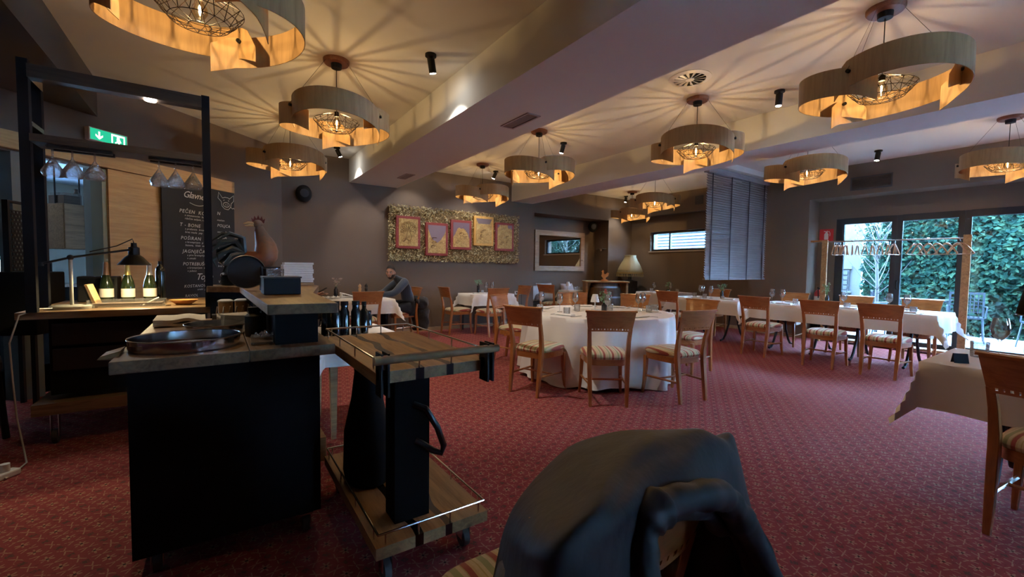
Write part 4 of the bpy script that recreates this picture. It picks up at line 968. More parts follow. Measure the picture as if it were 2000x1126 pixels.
# black bottles on the side table behind the trolley
blk = mat('black_glass', (.006, .008, .006), .12, coat=.4)
for i, ((x_, y_), h_, r_) in enumerate((((.715, 3.38), .265, .036), ((.79, 3.43), .258, .036), ((.867, 3.40), .262, .036), ((.945, 3.46), .250, .032), ((.665, 3.46), .27, .036), ((1.0, 3.70), .15, .028), ((1.06, 3.74), .148, .028))):
    lb = ['black square-shouldered bottle behind the trolley, leftmost in the front', 'black bottle behind the trolley, second from the left', 'black bottle behind the trolley, third from the left', 'slim dark-green bottle behind the trolley, rightmost tall one', 'black bottle half hidden behind the leftmost one at the trolley', 'short black bottle behind the trolley, left of the pair', 'short black bottle behind the trolley, right of the pair'][i]
    t = thing('black_bottle', lb, 'bottle', (x_, y_, TT), 0, 'black bottles behind the trolley')
    n_ = .016 if i == 3 else r_*.72
    m = MB(); m.lathe([(0, 0), (r_, 0), (r_, h_*.68), (n_, h_*.78), (n_, h_*.93), (0, h_*.93)], n=20); m.build('body', blk, t)
    m = MB(); m.cyl((0, 0, 0), n_*1.12, h_*.88, h_, 16); m.build('cap', black_m, t)
# ---------------------------------------------------------------- castors helper
rub = mat('rubber', (.05, .05, .05), .5)
def caster(parent, x_, y_, h=.1, r=.04):
    m = MB(); m.box(x_-.03, x_+.03, y_-.03, y_+.03, h-.008, h); m.box(x_-.022, x_-.018, y_-.02, y_+.03, r, h-.008); m.box(x_+.018, x_+.022, y_-.02, y_+.03, r, h-.008)
    f = m.build('castor', steel_m, parent, smooth=False)
    m = MB(); m.tube([(x_-.014, y_+.01, r), (x_+.014, y_+.01, r)], r, 18); m.build('wheel', rub, f)
# ---------------------------------------------------------------- front service counter
t = thing('service_counter', 'black service counter on castors with thick dark wooden top, in the left foreground', 'counter', (0, 0, 0))
m = MB(); m.box(-.303, .395, 2.215, 3.55, .10, .862); m.build('body', blackw_m, t, smooth=False)
m = MB(); m.box(-.35, .105, 2.185, 3.62, .862, .912); m.box(.108, .46, 2.185, 3.62, .862, .912); m.build('worktop', bary_wood, t, smooth=False, bevel=.003)
for x_, y_ in ((-.23, 2.27), (.33, 2.24), (-.23, 3.45), (.33, 3.45)): caster(t, x_, y_, .1, .04)
m = MB(); m.box(.395, .50, 2.62, 3.1, .16, .30); m.build('side_step', oak_m, t, smooth=False, bevel=.004)
t = thing('raised_shelf', 'raised wooden bar shelf running along the right side of the service counter', 'shelf', (0, 0, 0))
m = MB(); m.prism([(.175, 2.17), (.465, 2.14), (.50, 3.0), (.72, 4.05), (.72, 4.45), (-.08, 4.45), (-.08, 4.13), (.135, 4.0)], 1.066, 1.112); m.build('top', bary_wood, t, smooth=False, bevel=.003)
m = MB(); m.box(.215, .40, 2.28, 2.75, .912, 1.066); m.box(.20, .40, 2.85, 3.6, .912, 1.066); m.build('support_box', blackw_m, t, smooth=False)
m = MB(); m.box(-.06, .70, 4.15, 4.43, .10, 1.066); m.build('rear_cabinet', blackw_m, t, smooth=False)
for x_ in (.0, .6): caster(t, x_, 4.3, .1, .04)
# things on the counter
CT = .914
def tray(p, r, sx, sy, label, rz=0):
    t = thing('serving_tray', label, 'tray', p, rz)
    m = MB(); m.lathe([(0, .002), (r*.97, .002), (r*.99, .004), (r, .044), (r*1.012, .046), (r*1.012, .043), (r*1.0, .0), (0, 0)], n=48, sx=sx, sy=sy); m.build('pan', mat('tray_steel', (.62, .62, .65), .16, 1), t)
    m = MB(); n = 48; m.tube([(r*1.012*math.cos(2*PI*i/n)*sx, r*1.012*math.sin(2*PI*i/n)*sy, .046) for i in range(n)], .003, 6, closed=True); m.build('rim', steel_m, t)
    return t
tray((-.125, 2.45, CT), .205, 1, 1, 'large round steel tray on the front edge of the service counter')
tray((.0, 2.90, CT), .16, 1, 1, 'smaller round steel tray behind the large one, holding cutlery')
t = thing('fork_bundle', 'bundle of shiny forks lying in the large steel tray', 'cutlery', (-.13, 2.44, CT+.004)); 
for k in range(6):
    m = MB(); a = .5+.05*k; o = Vector((-.05+k*.016, -.03, .0)); d = Vector((math.cos(a), math.sin(a), 0)); u = Vector((-d.y, d.x, 0))
    m.tube([o-d*.08+Vector((0, 0, .005)), o+Vector((0, 0, .008)), o+d*.03+Vector((0, 0, .005))], .0025, 5)
    for j in (-1.5, -.5, .5, 1.5): m.tube([o+d*.03+u*j*.004+Vector((0, 0, .005)), o+d*.075+u*j*.005+Vector((0, 0, .012))], .0014, 4)
    m.build('fork', steel_m, t)
t = thing('spoon_bundle', 'bundle of spoons lying in the smaller steel tray', 'cutlery', (.02, 2.92, CT+.004))
for k in range(5):
    m = MB(); o = Vector((-.06+k*.024, 0, 0)); m.tube([o+Vector((0, -.09, .004)), o+Vector((.01, .03, .01))], .0025, 5); m.ball(tuple(o+Vector((.013, .055, .009))), .014, 1, 1.6, .35); m.build('spoon', steel_m, t)
# stack of white papers / napkins
t = thing('paper_stack', 'stack of white paper napkin sheets at the back of the service counter', 'paper', (-.20, 3.38, CT), .03)
for k in range(2):
    m = MB(); rows = []
    for i in range(13):
        u = -.125+.25*i/12; w_ = .012*math.sin(i*.8+k*2)*(i/12)
        rows.append([(u, -.16, .004+.02*k+w_), (u, .16, .004+.02*k+w_*.6), (u, .16, .022+.02*k+w_*.6), (u, -.16, .022+.02*k+w_)])
    m.grid(rows, closed=True); m.f += [(3, 2, 1, 0), (48, 49, 50, 51)]; m.build('paper_sheaf', mat('paper_warm', (.66, .60, .48), .9), t, smooth=False)
t = thing('plastic_box', 'clear plastic box with paper bags beside the black jar on the counter', 'box', (.075, 2.98, CT), .1)
m = MB(); m.box(-.08, .08, -.1, .1, 0, .004); m.box(-.08, -.077, -.1, .1, .004, .085); m.box(.077, .08, -.1, .1, .004, .085); m.box(-.077, .077, -.1, -.097, .004, .085); m.box(-.077, .077, .097, .1, .004, .085); m.build('clear_shell', acryl_m, t, smooth=False)
m = MB(); m.hexa([(-.07, -.09, .006), (.07, -.09, .006), (.07, .09, .006), (-.07, .09, .006), (-.06, -.09, .09), (.075, -.07, .075), (.07, .09, .085), (-.07, .09, .08)]); m.build('paper_bags', MATS['paper_warm'], t, smooth=False)
t = thing('black_jar', 'black screw-top jar standing on the service counter by the raised shelf', 'jar', (.152, 2.64, CT))
m = MB(); m.lathe([(0, 0), (.042, 0), (.044, .01), (.044, .105), (.025, .122), (.025, .13), (0, .13)], n=24); m.build('body', mat('black_matt', (.008, .008, .009), .5), t)
m = MB(); m.cyl((0, 0, 0), .030, .128, .150, 20); m.build('lid', black_m, t)
t = thing('toothpick_box', 'small clear box of crystals and picks in front of the black jar', 'box', (.165, 2.36, CT)); 
m = MB(); m.box(-.045, .045, -.03, .03, 0, .03); m.build('clear_box', acryl_m, t, smooth=False)
m = MB(); rng = random.Random(4)
for k in range(22): q = rng.uniform(0, 6.28); p = Vector((rng.uniform(-.04, .04), rng.uniform(-.025, .025), .034)); m.tube([p, p+Vector((math.cos(q)*.02, math.sin(q)*.02, rng.uniform(.0, .02)))], .003, 4)
m.build('crystal_picks', cutg, t)['kind'] = 'stuff'
# wooden containers and utensils at the back of the counter
for k, (x_, y_) in enumerate(((.035, 3.50), (.13, 3.52))):
    t = thing('wooden_container', ['round light wooden container with white lid, left of two at the back of the counter', 'round light wooden container with white lid, right of two at the back of the counter'][k], 'container', (x_, y_, CT), 0, 'wooden containers')
    m = MB(); m.cyl((0, 0, 0), .042, 0, .12, 20); m.build('body', door_wood, t)
    m = MB(); m.lathe([(0, .12), (.046, .12), (.046, .128), (.03, .136), (0, .138)], n=20); m.build('lid', napkin_m, t)
t = thing('cutlery_rack', 'dark wooden rack of cutlery handles standing behind the paper stack', 'cutlery rack', (.06, 3.36, CT), 0)
m = MB(); m.box(-.10, .12, -.04, .04, 0, .05); m.build('tray_box', darkw_m, t, smooth=False)
for k in range(6):
    m = MB(); x_ = -.08+k*.035; m.tube([(x_, 0, .03), (x_+.01, -.015, .10)], .005, 6); m.build('handle', steel_m if k % 2 else oak_m, t)
t = thing('paper_fan', 'fan of knives and cards standing up beside the wooden containers', 'cutlery', (.155, 3.22, CT))
for k, c in enumerate((steel_m, napkin_m, oak_m, steel_m)):
    m = MB(); a = -.5+.3*k; m.plate([(-.008, 0), (.012, 0), (.02, .10), (0, .12)], (k*.012-.02, k*.02, .0), (math.cos(a), 0, math.sin(a)*.3), (math.sin(-a)*.4, 0, 1), (0, 1, 0), .003); m.build('blade', c, t, smooth=False)
m = MB(); m.plate([(-.03, 0), (.03, -.006), (.04, .03), (-.02, .012)], (-.372, 2.30, .905), (1, 0, 0), (0, 0, 1), (0, 1, 0), .12)
tag(m.build('wooden_spatula', oak_m, smooth=False), 'wooden spatula tip poking out left of the large steel tray', 'spatula')
# on the raised shelf
RS = 1.114
t = thing('black_box', 'low black box with a slanted side on the raised shelf', 'box', (.31, 2.97, RS)); m = MB(); m.box(-.095, .10, -.10, .10, 0, .095); m.build('body', black_m, t, smooth=False, bevel=.003)
m = MB(); m.box(-.10, .105, -.105, .105, .095, .104); m.build('lid', darkw_m, t, smooth=False)
t = thing('crystal_block', 'sparkling cut-crystal block on the low black box', 'candle holder', (.285, 2.99, RS+.105)); m = MB(); m.box(-.045, .045, -.03, .03, 0, .045); m.build('crystal', cutg, t, smooth=False, bevel=.004)
m = MB(); m.cyl((0, 0, 0), .02, .045, .05); m.build('wick_cup', steel_m, t)
for k in range(9):
    m = MB(); m.box(-.115, .115, -.09, .09, 0, .0175); rr = math.sin(k*2.3)*.02
    tag(m.build('menu_book', white_m, loc=(.575+math.sin(k*1.7)*.006, 4.22, RS+.025+k*.0192), smooth=False, bevel=.002), 'white menu book in the stack on the raised shelf, %s' % ['at the bottom', 'second from the bottom', 'third from the bottom', 'fourth from the bottom', 'in the exact middle', 'fourth from the top', 'third from the top', 'second from the top', 'on top'][k], 'book', 'stack of white menus')
    COL.objects[-1].rotation_euler = (0, 0, rr)
m = MB(); m.box(-.12, .12, -.095, .095, 0, .022); tag(m.build('wooden_board', oak_m, loc=(.575, 4.22, RS), smooth=False), 'thin wooden board under the stack of white menus', 'board')
for k in range(8):
    m = MB(); m.lathe([(0, 0), (.045, 0), (.055, .008), (.053, .010), (0, .003)], n=22)
    tag(m.build('dark_plate', black_m, loc=(.065, 4.30, RS+.0005+k*.0105)), 'dark plate in the stack on the raised shelf\'s left end, %s' % ['at the bottom', 'second from the bottom', 'third from the bottom', 'fourth from the bottom', 'fourth from the top', 'third from the top', 'second from the top', 'on top'][k], 'plate', 'stack of dark plates')
t = thing('round_black_pan', 'large round black pan leaning in front of the rooster', 'pan', (.155, 3.42, RS)); 
m = MB(); R_ = .112; n = 40; M_ = Matrix.Translation((0, 0, R_+.008)) @ Matrix.Rotation(math.radians(78), 4, 'X') @ Matrix.Rotation(0, 4, 'Z')
m.lathe([(0, 0), (R_*.95, 0), (R_, .02), (R_*1.01, .02), (R_*.96, -.004), (0, -.004)], n=n); m.xf(M_); m.build('disc', mat('pan_black', (.012, .010, .010), .45), t)
m = MB(); m.tube([(R_*1.005*math.cos(2*PI*i/n), R_*1.005*math.sin(2*PI*i/n), .02) for i in range(n)], .002, 5, closed=True); m.xf(M_); m.build('rim', steel_m, t)
t = thing('card_reader', 'small dark touch-screen terminal between the pan and the crystal block', 'terminal', (.30, 3.35, RS), .2); m = MB(); m.hexa([(-.06, -.02, 0), (.06, -.02, 0), (.06, .06, 0), (-.06, .06, 0), (-.06, .02, .16), (.06, .02, .16), (.06, .04, .16), (-.06, .04, .16)]); m.build('body', black_m, t, smooth=False)
m = MB(); m.hexa([(-.05, -.018, .02), (.05, -.018, .02), (.05, -.012, .02), (-.05, -.012, .02), (-.05, .012, .145), (.05, .012, .145), (.05, .018, .145), (-.05, .018, .145)]); m.build('screen', mat('screen_dark', (.01, .012, .016), .1), t, smooth=False)
# rooster sculpture
t = thing('rooster_sculpture', 'painted rooster sculpture with dark tail and orange chest on the raised shelf', 'sculpture', (.27, 4.22, RS), 0)
m = MB(); path = [(-.10, 0, .27), (-.04, 0, .21), (.03, 0, .20), (.075, 0, .25), (.07, 0, .34), (.035, 0, .41), (.02, 0, .47), (.015, 0, .505)]
m.tube(path, .05, 16, rs=[.03, .085, .105, .105, .085, .055, .038, .03])
ro_m = mat('rooster_paint', (.35, .12, .05), .5); nt = ro_m.node_tree; x = NX(nt)
_z = x.sep(x.coord('Object'))[2]; nt.links.new(x.ramp(x.math('ADD', x.math('MULTIPLY', _z, 1.9), x.math('MULTIPLY', x.noise(x.coord('Object', (40, 40, 40)), 1, 3), .25)), [(.35, (.02, .03, .02)), (.55, (.22, .06, .02)), (.72, (.24, .09, .03)), (.95, (.09, .06, .045))]), nt.nodes['Principled BSDF'].inputs['Base Color'])
m.build('body', ro_m, t, sub=1)
m = MB(); m.ball((.01, 0, .515), .035, 1.1, .8, 1, 14, 10); m.build('head', mat('rooster_head', (.16, .12, .10), .6), t)
m = MB(); m.plate([(-.045, .53), (-.05, .565), (-.035, .55), (-.028, .582), (-.012, .556), (0, .588), (.012, .556), (.026, .582), (.034, .55), (.05, .562), (.045, .525), (0, .52)], (.012, -.006, 0), (1, 0, 0), (0, 0, 1), (0, 1, 0), .012); m.build('comb', mat('comb_dark', (.10, .02, .02), .6), t, smooth=False)
m = MB(); m.tube([(-.02, 0, .515), (-.06, 0, .52), (-.095, 0, .512)], .01, 8, rs=[.016, .012, .003]); m.tube([(-.02, 0, .5), (-.055, 0, .497), (-.085, 0, .495)], .01, 8, rs=[.013, .009, .003]); m.build('beak', mat('beak', (.45, .30, .16), .5), t)
m = MB(); m.tube([(.005, 0, .49), (.0, -.01, .455), (.005, -.01, .43)], .012, 8, rs=[.01, .018, .006]); m.build('wattle', MATS['comb_dark'], t)
m = MB(); rng = random.Random(5)
for k in range(11):
    a = math.radians(95+k*11); L = .20+.03*math.sin(k*2); c_ = Vector((-.09, (k % 3-1)*.012, .27)); y_ = (k % 3-1)*.018
    pts = [c_, c_+Vector((math.cos(a)*L*.5, y_, math.sin(a)*L*.6)), c_+Vector((math.cos(a+.45)*L, y_, math.sin(a+.45)*L*.9)), c_+Vector((math.cos(a+.9)*L*1.15, y_, math.sin(a+.9)*L*.8))]
    m.tube(pts, .01, 6, rs=[.02, .022, .016, .003])
m.build('tail', mat('tail_dark', (.02, .03, .03), .4), t)
for s in (-1, 1): m = MB(); m.tube([(.03+s*.02, s*.03, .14), (.03+s*.02, s*.035, .02)], .008, 6); m.ball((.03+s*.02, s*.035, .01), .02, 1.6, 1, .5); m.build('leg', MATS['beak'], t)

# ---------------------------------------------------------------- middle bar station with overhead rack
t = thing('bar_station', 'dark wheeled bar station with overhead wooden glass rack on black posts', 'bar station', (0, 0, 0))
m = MB(); m.box(-1.13, -.05, 4.22, 5.40, .895, .945); m.build('worktop', mat('x', (0, 0, 0)) if False else bar_wood, t, smooth=False, bevel=.004)
m = MB(); m.box(-1.0, -.10, 4.34, 5.30, .34, .895); m.build('body', blackw_m, t, smooth=False)
for z in (.52, .70): m = MB(); m.box(-.98, -.12, 4.315, 4.34, z-.005, z+.15); m.build('drawer_front', mat('drawer_dark', (.010, .009, .009), .5), t, smooth=False)
m = MB(); m.box(-1.08, -.08, 4.25, 5.35, .22, .30); m.build('lower_shelf', bar_wood, t, smooth=False)
for x_, y_ in ((-.98, 4.32), (-.2, 4.32), (-.98, 5.25), (-.2, 5.25)): caster(t, x_, y_, .22, .05)
for x_, y_, z1 in ((-1.045, 4.225, 2.62), (-1.055, 4.52, 2.60), (-.065, 4.225, 2.60)):
    m = MB(); m.box(x_-.026, x_+.026, y_-.026, y_+.026, .945, z1); m.build('post', mat('post_black', (.006, .006, .007), .7, spec=.15), t, smooth=False)
m = MB(); m.box(-1.02, -.09, 4.18, 4.27, 2.50, 2.585); m.build('top_rail', darkw_m, t, smooth=False)
m = MB(); m.box(-1.019, -.091, 4.18, 4.42, 2.085, 2.135); m.build('glass_shelf', darkw_m, t, smooth=False)
for k, (a, b_) in enumerate(((-.95, -.62), (-.42, -.10))):
    for j in range(2): m = MB(); y_ = 4.24+j*.09; m.box(a, b_, y_-.012, y_+.012, 2.062, 2.085); m.build('hanging_runner', darkw_m, t, smooth=False)
m = MB(); m.box(-1.035, -1.02, 4.25, 4.5, 2.50, 2.56); m.build('side_rung', steel_m, t, smooth=False)
m = MB(); m.box(-1.035, -1.02, 4.25, 4.5, 2.2, 2.23); m.build('side_rung', steel_m, t, smooth=False)
m = MB(); m.cyl((-.40, 4.225, 0), .035, 2.492, 2.50, 18); m.build('rail_light', emis('rail_led', (1, .96, .88), 60), t)
ld = bpy.data.lights.new('rail_spot', 'SPOT'); ld.energy = 16; ld.color = (1, .90, .75); ld.spot_size = math.radians(100); ld.spot_blend = .7; ld.shadow_soft_size = .03
lo = bpy.data.objects.new('rail_spot', ld); COL.objects.link(lo); lo.parent = t; lo.location = (-.40, 4.225, 2.48); lo.rotation_euler = (math.radians(-14), 0, 0)
cg = MB(); cg.lathe([(0, -.002), (.036, 0), (.034, -.005), (.006, -.012), (.005, -.07), (.012, -.085), (.035, -.125), (.058, -.165), (.060, -.18), (.050, -.205), (.048, -.205), (.055, -.18), (.053, -.165), (.030, -.127), (0, -.10)], n=24)
cg0 = cg.build('crystal_glass', cutg, loc=(0, 0, -9))
for k, (x_, y_) in enumerate(((-.935, 4.28), (-.835, 4.27), (-.72, 4.27), (-.365, 4.285), (-.265, 4.285), (-.155, 4.28))):
    place(cg0, (x_, y_, 2.082), 'crystal stemmed glass hanging upside down from the bar rack, %s' % ['leftmost', 'second from the left', 'third from the left', 'leftmost of the right-hand three', 'middle of the right-hand three', 'rightmost'][k], 'glass', 'crystal glasses hanging from the bar rack', k*.3)
bpy.data.objects.remove(cg0)
ST = .947
# desk lamp
t = thing('desk_lamp', 'black cone-shaded desk lamp with a long arm lighting the bottles', 'desk lamp', (-.90, 4.45, ST))
lm = mat('lamp_grey', (.10, .10, .09), .4, .4)
m = MB(); m.lathe([(0, 0), (.12, 0), (.12, .018), (.11, .026), (0, .026)], n=36); m.build('base', mat('lamp_base', (.30, .29, .25), .5), t)
m = MB(); m.cyl((0, 0, 0), .011, .026, .365, 14); m.build('stem', MATS['lamp_base'], t)
m = MB(); m.tube([(-.155, .0, .325), (0, 0, .375), (.33, .05, .445)], .008, 8); m.ball((0, 0, .375), .02, n=12); m.cyl((-.15, 0, 0), .014, .31, .34, 10); m.build('arm', black_m, t)
m = MB(); m.lathe([(.018, .50), (.020, .47), (.035, .462), (.036, .405), (.060, .385), (.105, .325), (.103, .323), (.057, .380), (.032, .40), (.0, .455), (0, .50)], c=(.345, .09, 0), n=36); m.build('lamp_shade', black_m, t)
m = MB(); m.ball((.345, .09, .36), .022, n=12); bo = m.build('bulb', emis('desk_bulb', (1, .80, .45), 900), t)
m = MB(); m.tube([(.345, .09, .50), (.34, .07, .53), (.25, .04, .47), (.1, .02, .42)], .004, 6); m.build('cable', black_m, t)
# champagne bottles
lab = mat('bottle_label', (.62, .58, .50), .7); champ = mat('champagne_glass', (.012, .02, .008), .08, coat=.6)
for k, (x_, y_, fc) in enumerate(((-.80, 5.02, (.35, .22, .14)), (-.655, 4.98, (.55, .42, .10)), (-.51, 5.0, (.45, .42, .34)))):
    t = thing('sparkling_wine_bottle', ['sparkling wine bottle with copper foil neck, left of three under the desk lamp', 'sparkling wine bottle with gold foil neck, middle of three under the desk lamp', 'sparkling wine bottle with silver foil neck, right of three under the desk lamp'][k], 'bottle', (x_, y_, ST), 0, 'bottles under the desk lamp')
    m = MB(); m.lathe([(0, 0), (.044, 0), (.047, .01), (.047, .14), (.040, .18), (.022, .24), (.016, .28), (.0155, .31), (0, .31)], n=28); m.build('body', champ, t)
    m = MB(); m.lathe([(.0235, .235), (.018, .275), (.0175, .305), (.018, .33), (.012, .345), (0, .347)], n=24); m.build('foil', mat('foil_%d' % k, fc, .35, .6), t)
    m = MB(); m.lathe([(.0478, .045), (.0478, .118)], n=28); m.build('label', lab, t)
t = thing('bottle_crate', 'clear acrylic tray with printed papers in front of the wine bottles', 'tray', (-.60, 4.50, ST))
m = MB(); m.box(-.22, .24, -.07, .07, 0, .006); m.box(-.22, .24, -.07, -.066, .006, .055); m.box(-.22, .24, .066, .07, .006, .055); m.box(-.22, -.216, -.066, .066, .006, .055); m.box(.236, .24, -.066, .066, .006, .055); m.build('acrylic_box', acryl_m, t, smooth=False)
m = MB(); m.box(-.20, .22, -.05, .05, .007, .028); m.build('papers', mat('kraft', (.22, .15, .11), .8), t, smooth=False)
m = MB(); m.tube([(.10, -.06, .01), (.19, .04, .062)], .005, 6); m.build('paper_straw', napkin_m, t)
t = thing('wooden_bowl', 'shallow orange wooden bowl at the right end of the bar station', 'bowl', (-.245, 4.52, ST))
m = MB(); m.lathe([(0, 0), (.05, 0), (.095, .035), (.098, .04), (.092, .038), (.045, .008), (0, .006)], n=32, sx=1, sy=.8); m.build('body', wood('bowl_wood', (.55, .25, .07), (.4, .16, .04), 'x', 2, .35), t)
m = MB(); m.lathe([(0, .008), (.07, .014), (0, .03)], n=20); m.build('contents', MATS['bowl_wood'], t)
t = thing('tablet_stand', 'black tablet on a slanted wooden edge stand beside the desk lamp', 'tablet', (-.79, 4.62, ST), 0)
m = MB(); m.hexa([(-.005, -.10, 0), (.015, -.10, 0), (.015, .10, 0), (-.005, .10, 0), (-.055, -.10, .17), (-.040, -.10, .17), (-.040, .10, .17), (-.055, .10, .17)]); m.build('wooden_frame', door_wood, t, smooth=False)
m = MB(); m.hexa([(-.020, -.09, .01), (-.008, -.09, .01), (-.008, .09, .01), (-.020, .09, .01), (-.066, -.09, .16), (-.057, -.09, .16), (-.057, .09, .16), (-.066, .09, .16)]); m.build('tablet', black_m, t, smooth=False)
t = thing('till_box', 'black till or printer box at the back of the bar station', 'till', (-.86, 5.2, ST)); m = MB(); m.box(-.14, .12, -.1, .1, 0, .22); m.build('body', black_m, t, smooth=False, bevel=.01)
m = MB(); m.box(-.12, .10, -.104, -.1, .14, .2); m.build('display', MATS['screen_dark'], t, smooth=False)
t = thing('dark_wine_bottle', 'tall dark wine bottle behind the silver-foiled bottle', 'bottle', (-.45, 5.18, ST)); m = MB(); m.lathe([(0, 0), (.038, 0), (.038, .26), (.034, .30), (.016, .32), (.015, .345), (0, .345)], n=20); m.build('body', blk, t)
m = MB(); m.cyl((0, 0, 0), .017, .33, .36); m.build('cap', black_m, t)
# power cable and power strip on the floor
m = MB(); m.tube([(-.97, 4.39, .955), (-1.02, 4.26, .965), (-1.10, 4.19, .93), (-1.145, 4.18, .75), (-1.14, 4.19, .5), (-1.12, 4.16, .25), (-1.08, 4.1, .06), (-1.03, 3.95, .012), (-1.04, 3.8, .012), (-1.06, 3.72, .012)], .005, 6)
tag(m.build('power_cable', mat('cable_white', (.5, .48, .44), .5)), 'white power cable running from the desk lamp down to the floor', 'cable')
t = thing('power_strip', 'white multi-socket power strip lying on the carpet at the left edge', 'power strip', (-1.12, 3.70, 0), .9)
m = MB(); m.box(-.14, .14, -.03, .03, 0, .04); m.build('housing', white_m, t, smooth=False, bevel=.01)
for k in range(3): m = MB(); m.cyl((-.08+k*.08, 0, 0), .022, .03, .085, 14); m.build('plug', white_m, t)
m = MB(); m.tube([(-1.14, 3.58, .012), (-1.06, 3.5, .012), (-1.05, 3.35, .012), (-1.2, 3.2, .012)], .006, 6); tag(m.build('strip_cable', MATS['cable_white']), 'white cable leaving the power strip at the lower left', 'cable')
m = MB(); m.box(-.3, -.275, 2.12, 2.14, .0, .03); tag(m.build('paper_tag', napkin_m, smooth=False), 'tiny white paper tag on the carpet by the front counter castor', 'tag')
# dark stool at far left
t = thing('bar_chair', 'dark chair with a grey seat pad standing behind the bar station at the left edge', 'chair', (-1.55, 4.75, 0), .3)
m = MB(); m.box(-.2, .2, -.2, .2, .50, .56); m.build('seat_pad', mat('grey_pad', (.12, .12, .12), .8), t, smooth=False, bevel=.015)
for sx in (-1, 1):
    for sy in (-1, 1): m = MB(); m.tube([(sx*.17, sy*.17, .5), (sx*.2, sy*.2, 0)], .02, 8); m.build('leg', black_m, t)
m = MB(); m.box(-.2, .2, .18, .21, .62, .95); m.build('backrest', blackw_m, t, smooth=False)

# ---------------------------------------------------------------- serving trolley
t = thing('serving_trolley', 'rustic oak and black serving trolley with steel rails and round wooden push handle', 'trolley', (0, 0, 0))
tw = wood('trolley_oak', (.42, .25, .11), (.22, .12, .05), 'y', .8, .45, knots=2.6); resin = mat('black_resin', (.008, .008, .009), .25, coat=.5)
cx0, cx1, cy0, cy1 = .485, .985, 1.62, 2.60
for z0, z1, nm in ((.838, .884, 'top_tray'), (.148, .196, 'bottom_tray')):
    # three board strips with resin rivers between
    def riv(y, k): return (.655 if k == 0 else .80)+.012*math.sin(y*9+k*2)+.008*math.sin(y*23+k)
    ys = [cy0+(cy1-cy0)*i/24 for i in range(25)]
    tb = MB()
    lims = [lambda y: cx0, lambda y: riv(y, 0)-.018, lambda y: riv(y, 0)+.018, lambda y: riv(y, 1)-.016, lambda y: riv(y, 1)+.016, lambda y: cx1]
    first = None
    for s_, mm in ((0, tw), (1, resin), (2, tw), (3, resin), (4, tw)):
        m = MB(); a, b_ = lims[s_], lims[s_+1]
        m.grid([[(a(y), y, z0), (b_(y), y, z0), (b_(y), y, z1), (a(y), y, z1)] for y in ys], closed=True); m.f += [(3, 2, 1, 0), (96, 97, 98, 99)]
        m.build('board' if mm is tw else 'resin_inlay', mm, t, smooth=False)
    m = MB(); rz_ = z1+.045; c4 = [(cx0+.012, cy0+.012), (cx1-.012, cy0+.012), (cx1-.012, cy1-.012), (cx0+.012, cy1-.012)]
    for i in range(4):
        a, b_ = c4[i], c4[(i+1) % 4]; m.tube([(*a, rz_), (*b_, rz_)], .0048, 8)
        for f in (.06, .35, .65, .94): px_ = a[0]+(b_[0]-a[0])*f; py_ = a[1]+(b_[1]-a[1])*f; m.tube([(px_, py_, z1-.001), (px_, py_, rz_)], .0035, 6)
    m.build('gallery_rail', steel_m, t)
m = MB(); m.box(.60, .755, 1.74, 1.86, .196, .838); m.build('front_column', blackw_m, t, smooth=False)
m = MB(); m.lathe([(0, .2), (.105, .2), (.115, .25), (.11, .45), (.075, .62), (.06, .75), (.07, .838), (0, .838)], c=(.62, 2.22, 0), n=24, sy=1.3); m.build('rear_column', blackw_m, t)
m = MB(); m.tube([(.68, 1.735, .70), (.72, 1.70, .685), (.768, 1.685, .60), (.797, 1.68, .515), (.785, 1.68, .485), (.75, 1.69, .50), (.71, 1.72, .53), (.69, 1.735, .54)], .014, 10); m.build('hook_handle', mat('handle_black', (.01, .01, .011), .3, coat=.3), t)
for x_ in (.50, .955):
    m = MB(); m.box(x_-.013, x_-.005, 1.56, 1.63, .80, .965); m.box(x_+.012, x_+.02, 1.56, 1.63, .80, .965); m.box(x_-.013, x_+.02, 1.585, 1.62, .86, .90); m.build('handle_bracket', black_m, t, smooth=False)
m = MB(); m.tube([(.462, 1.565, .942), (.995, 1.565, .942)], .017, 18); m.build('push_handle', oak_m, t)
for x_, y_ in ((.55, 1.70), (.92, 1.72), (.55, 2.52), (.92, 2.52)): caster(t, x_, y_, .148, .045)
# ---------------------------------------------------------------- people
skin_m = mat('skin', (.50, .27, .19), .55, sub=0)
def skin_mesh(verts, edges, radii, root=0, sub=2):
    me = bpy.data.meshes.new('sk'); me.from_pydata(verts, edges, []); o = bpy.data.objects.new('sk', me); COL.objects.link(o)
    md = o.modifiers.new('skin', 'SKIN'); md.use_smooth_shade = True; md.branch_smoothing = .6
    for i, v in enumerate(me.skin_vertices[0].data): v.radius = radii[i] if isinstance(radii[i], tuple) else (radii[i], radii[i]); v.use_root = (i == root)
    s = o.modifiers.new('sub', 'SUBSURF'); s.levels = sub; s.render_levels = sub
    ev = o.evaluated_get(bpy.context.evaluated_depsgraph_get()); r = bpy.data.meshes.new_from_object(ev)
    m = MB(); m.v = [tuple(v.co) for v in r.vertices]; m.f = [tuple(p.vertices) for p in r.polygons]
    bpy.data.objects.remove(o); bpy.data.meshes.remove(r); return m
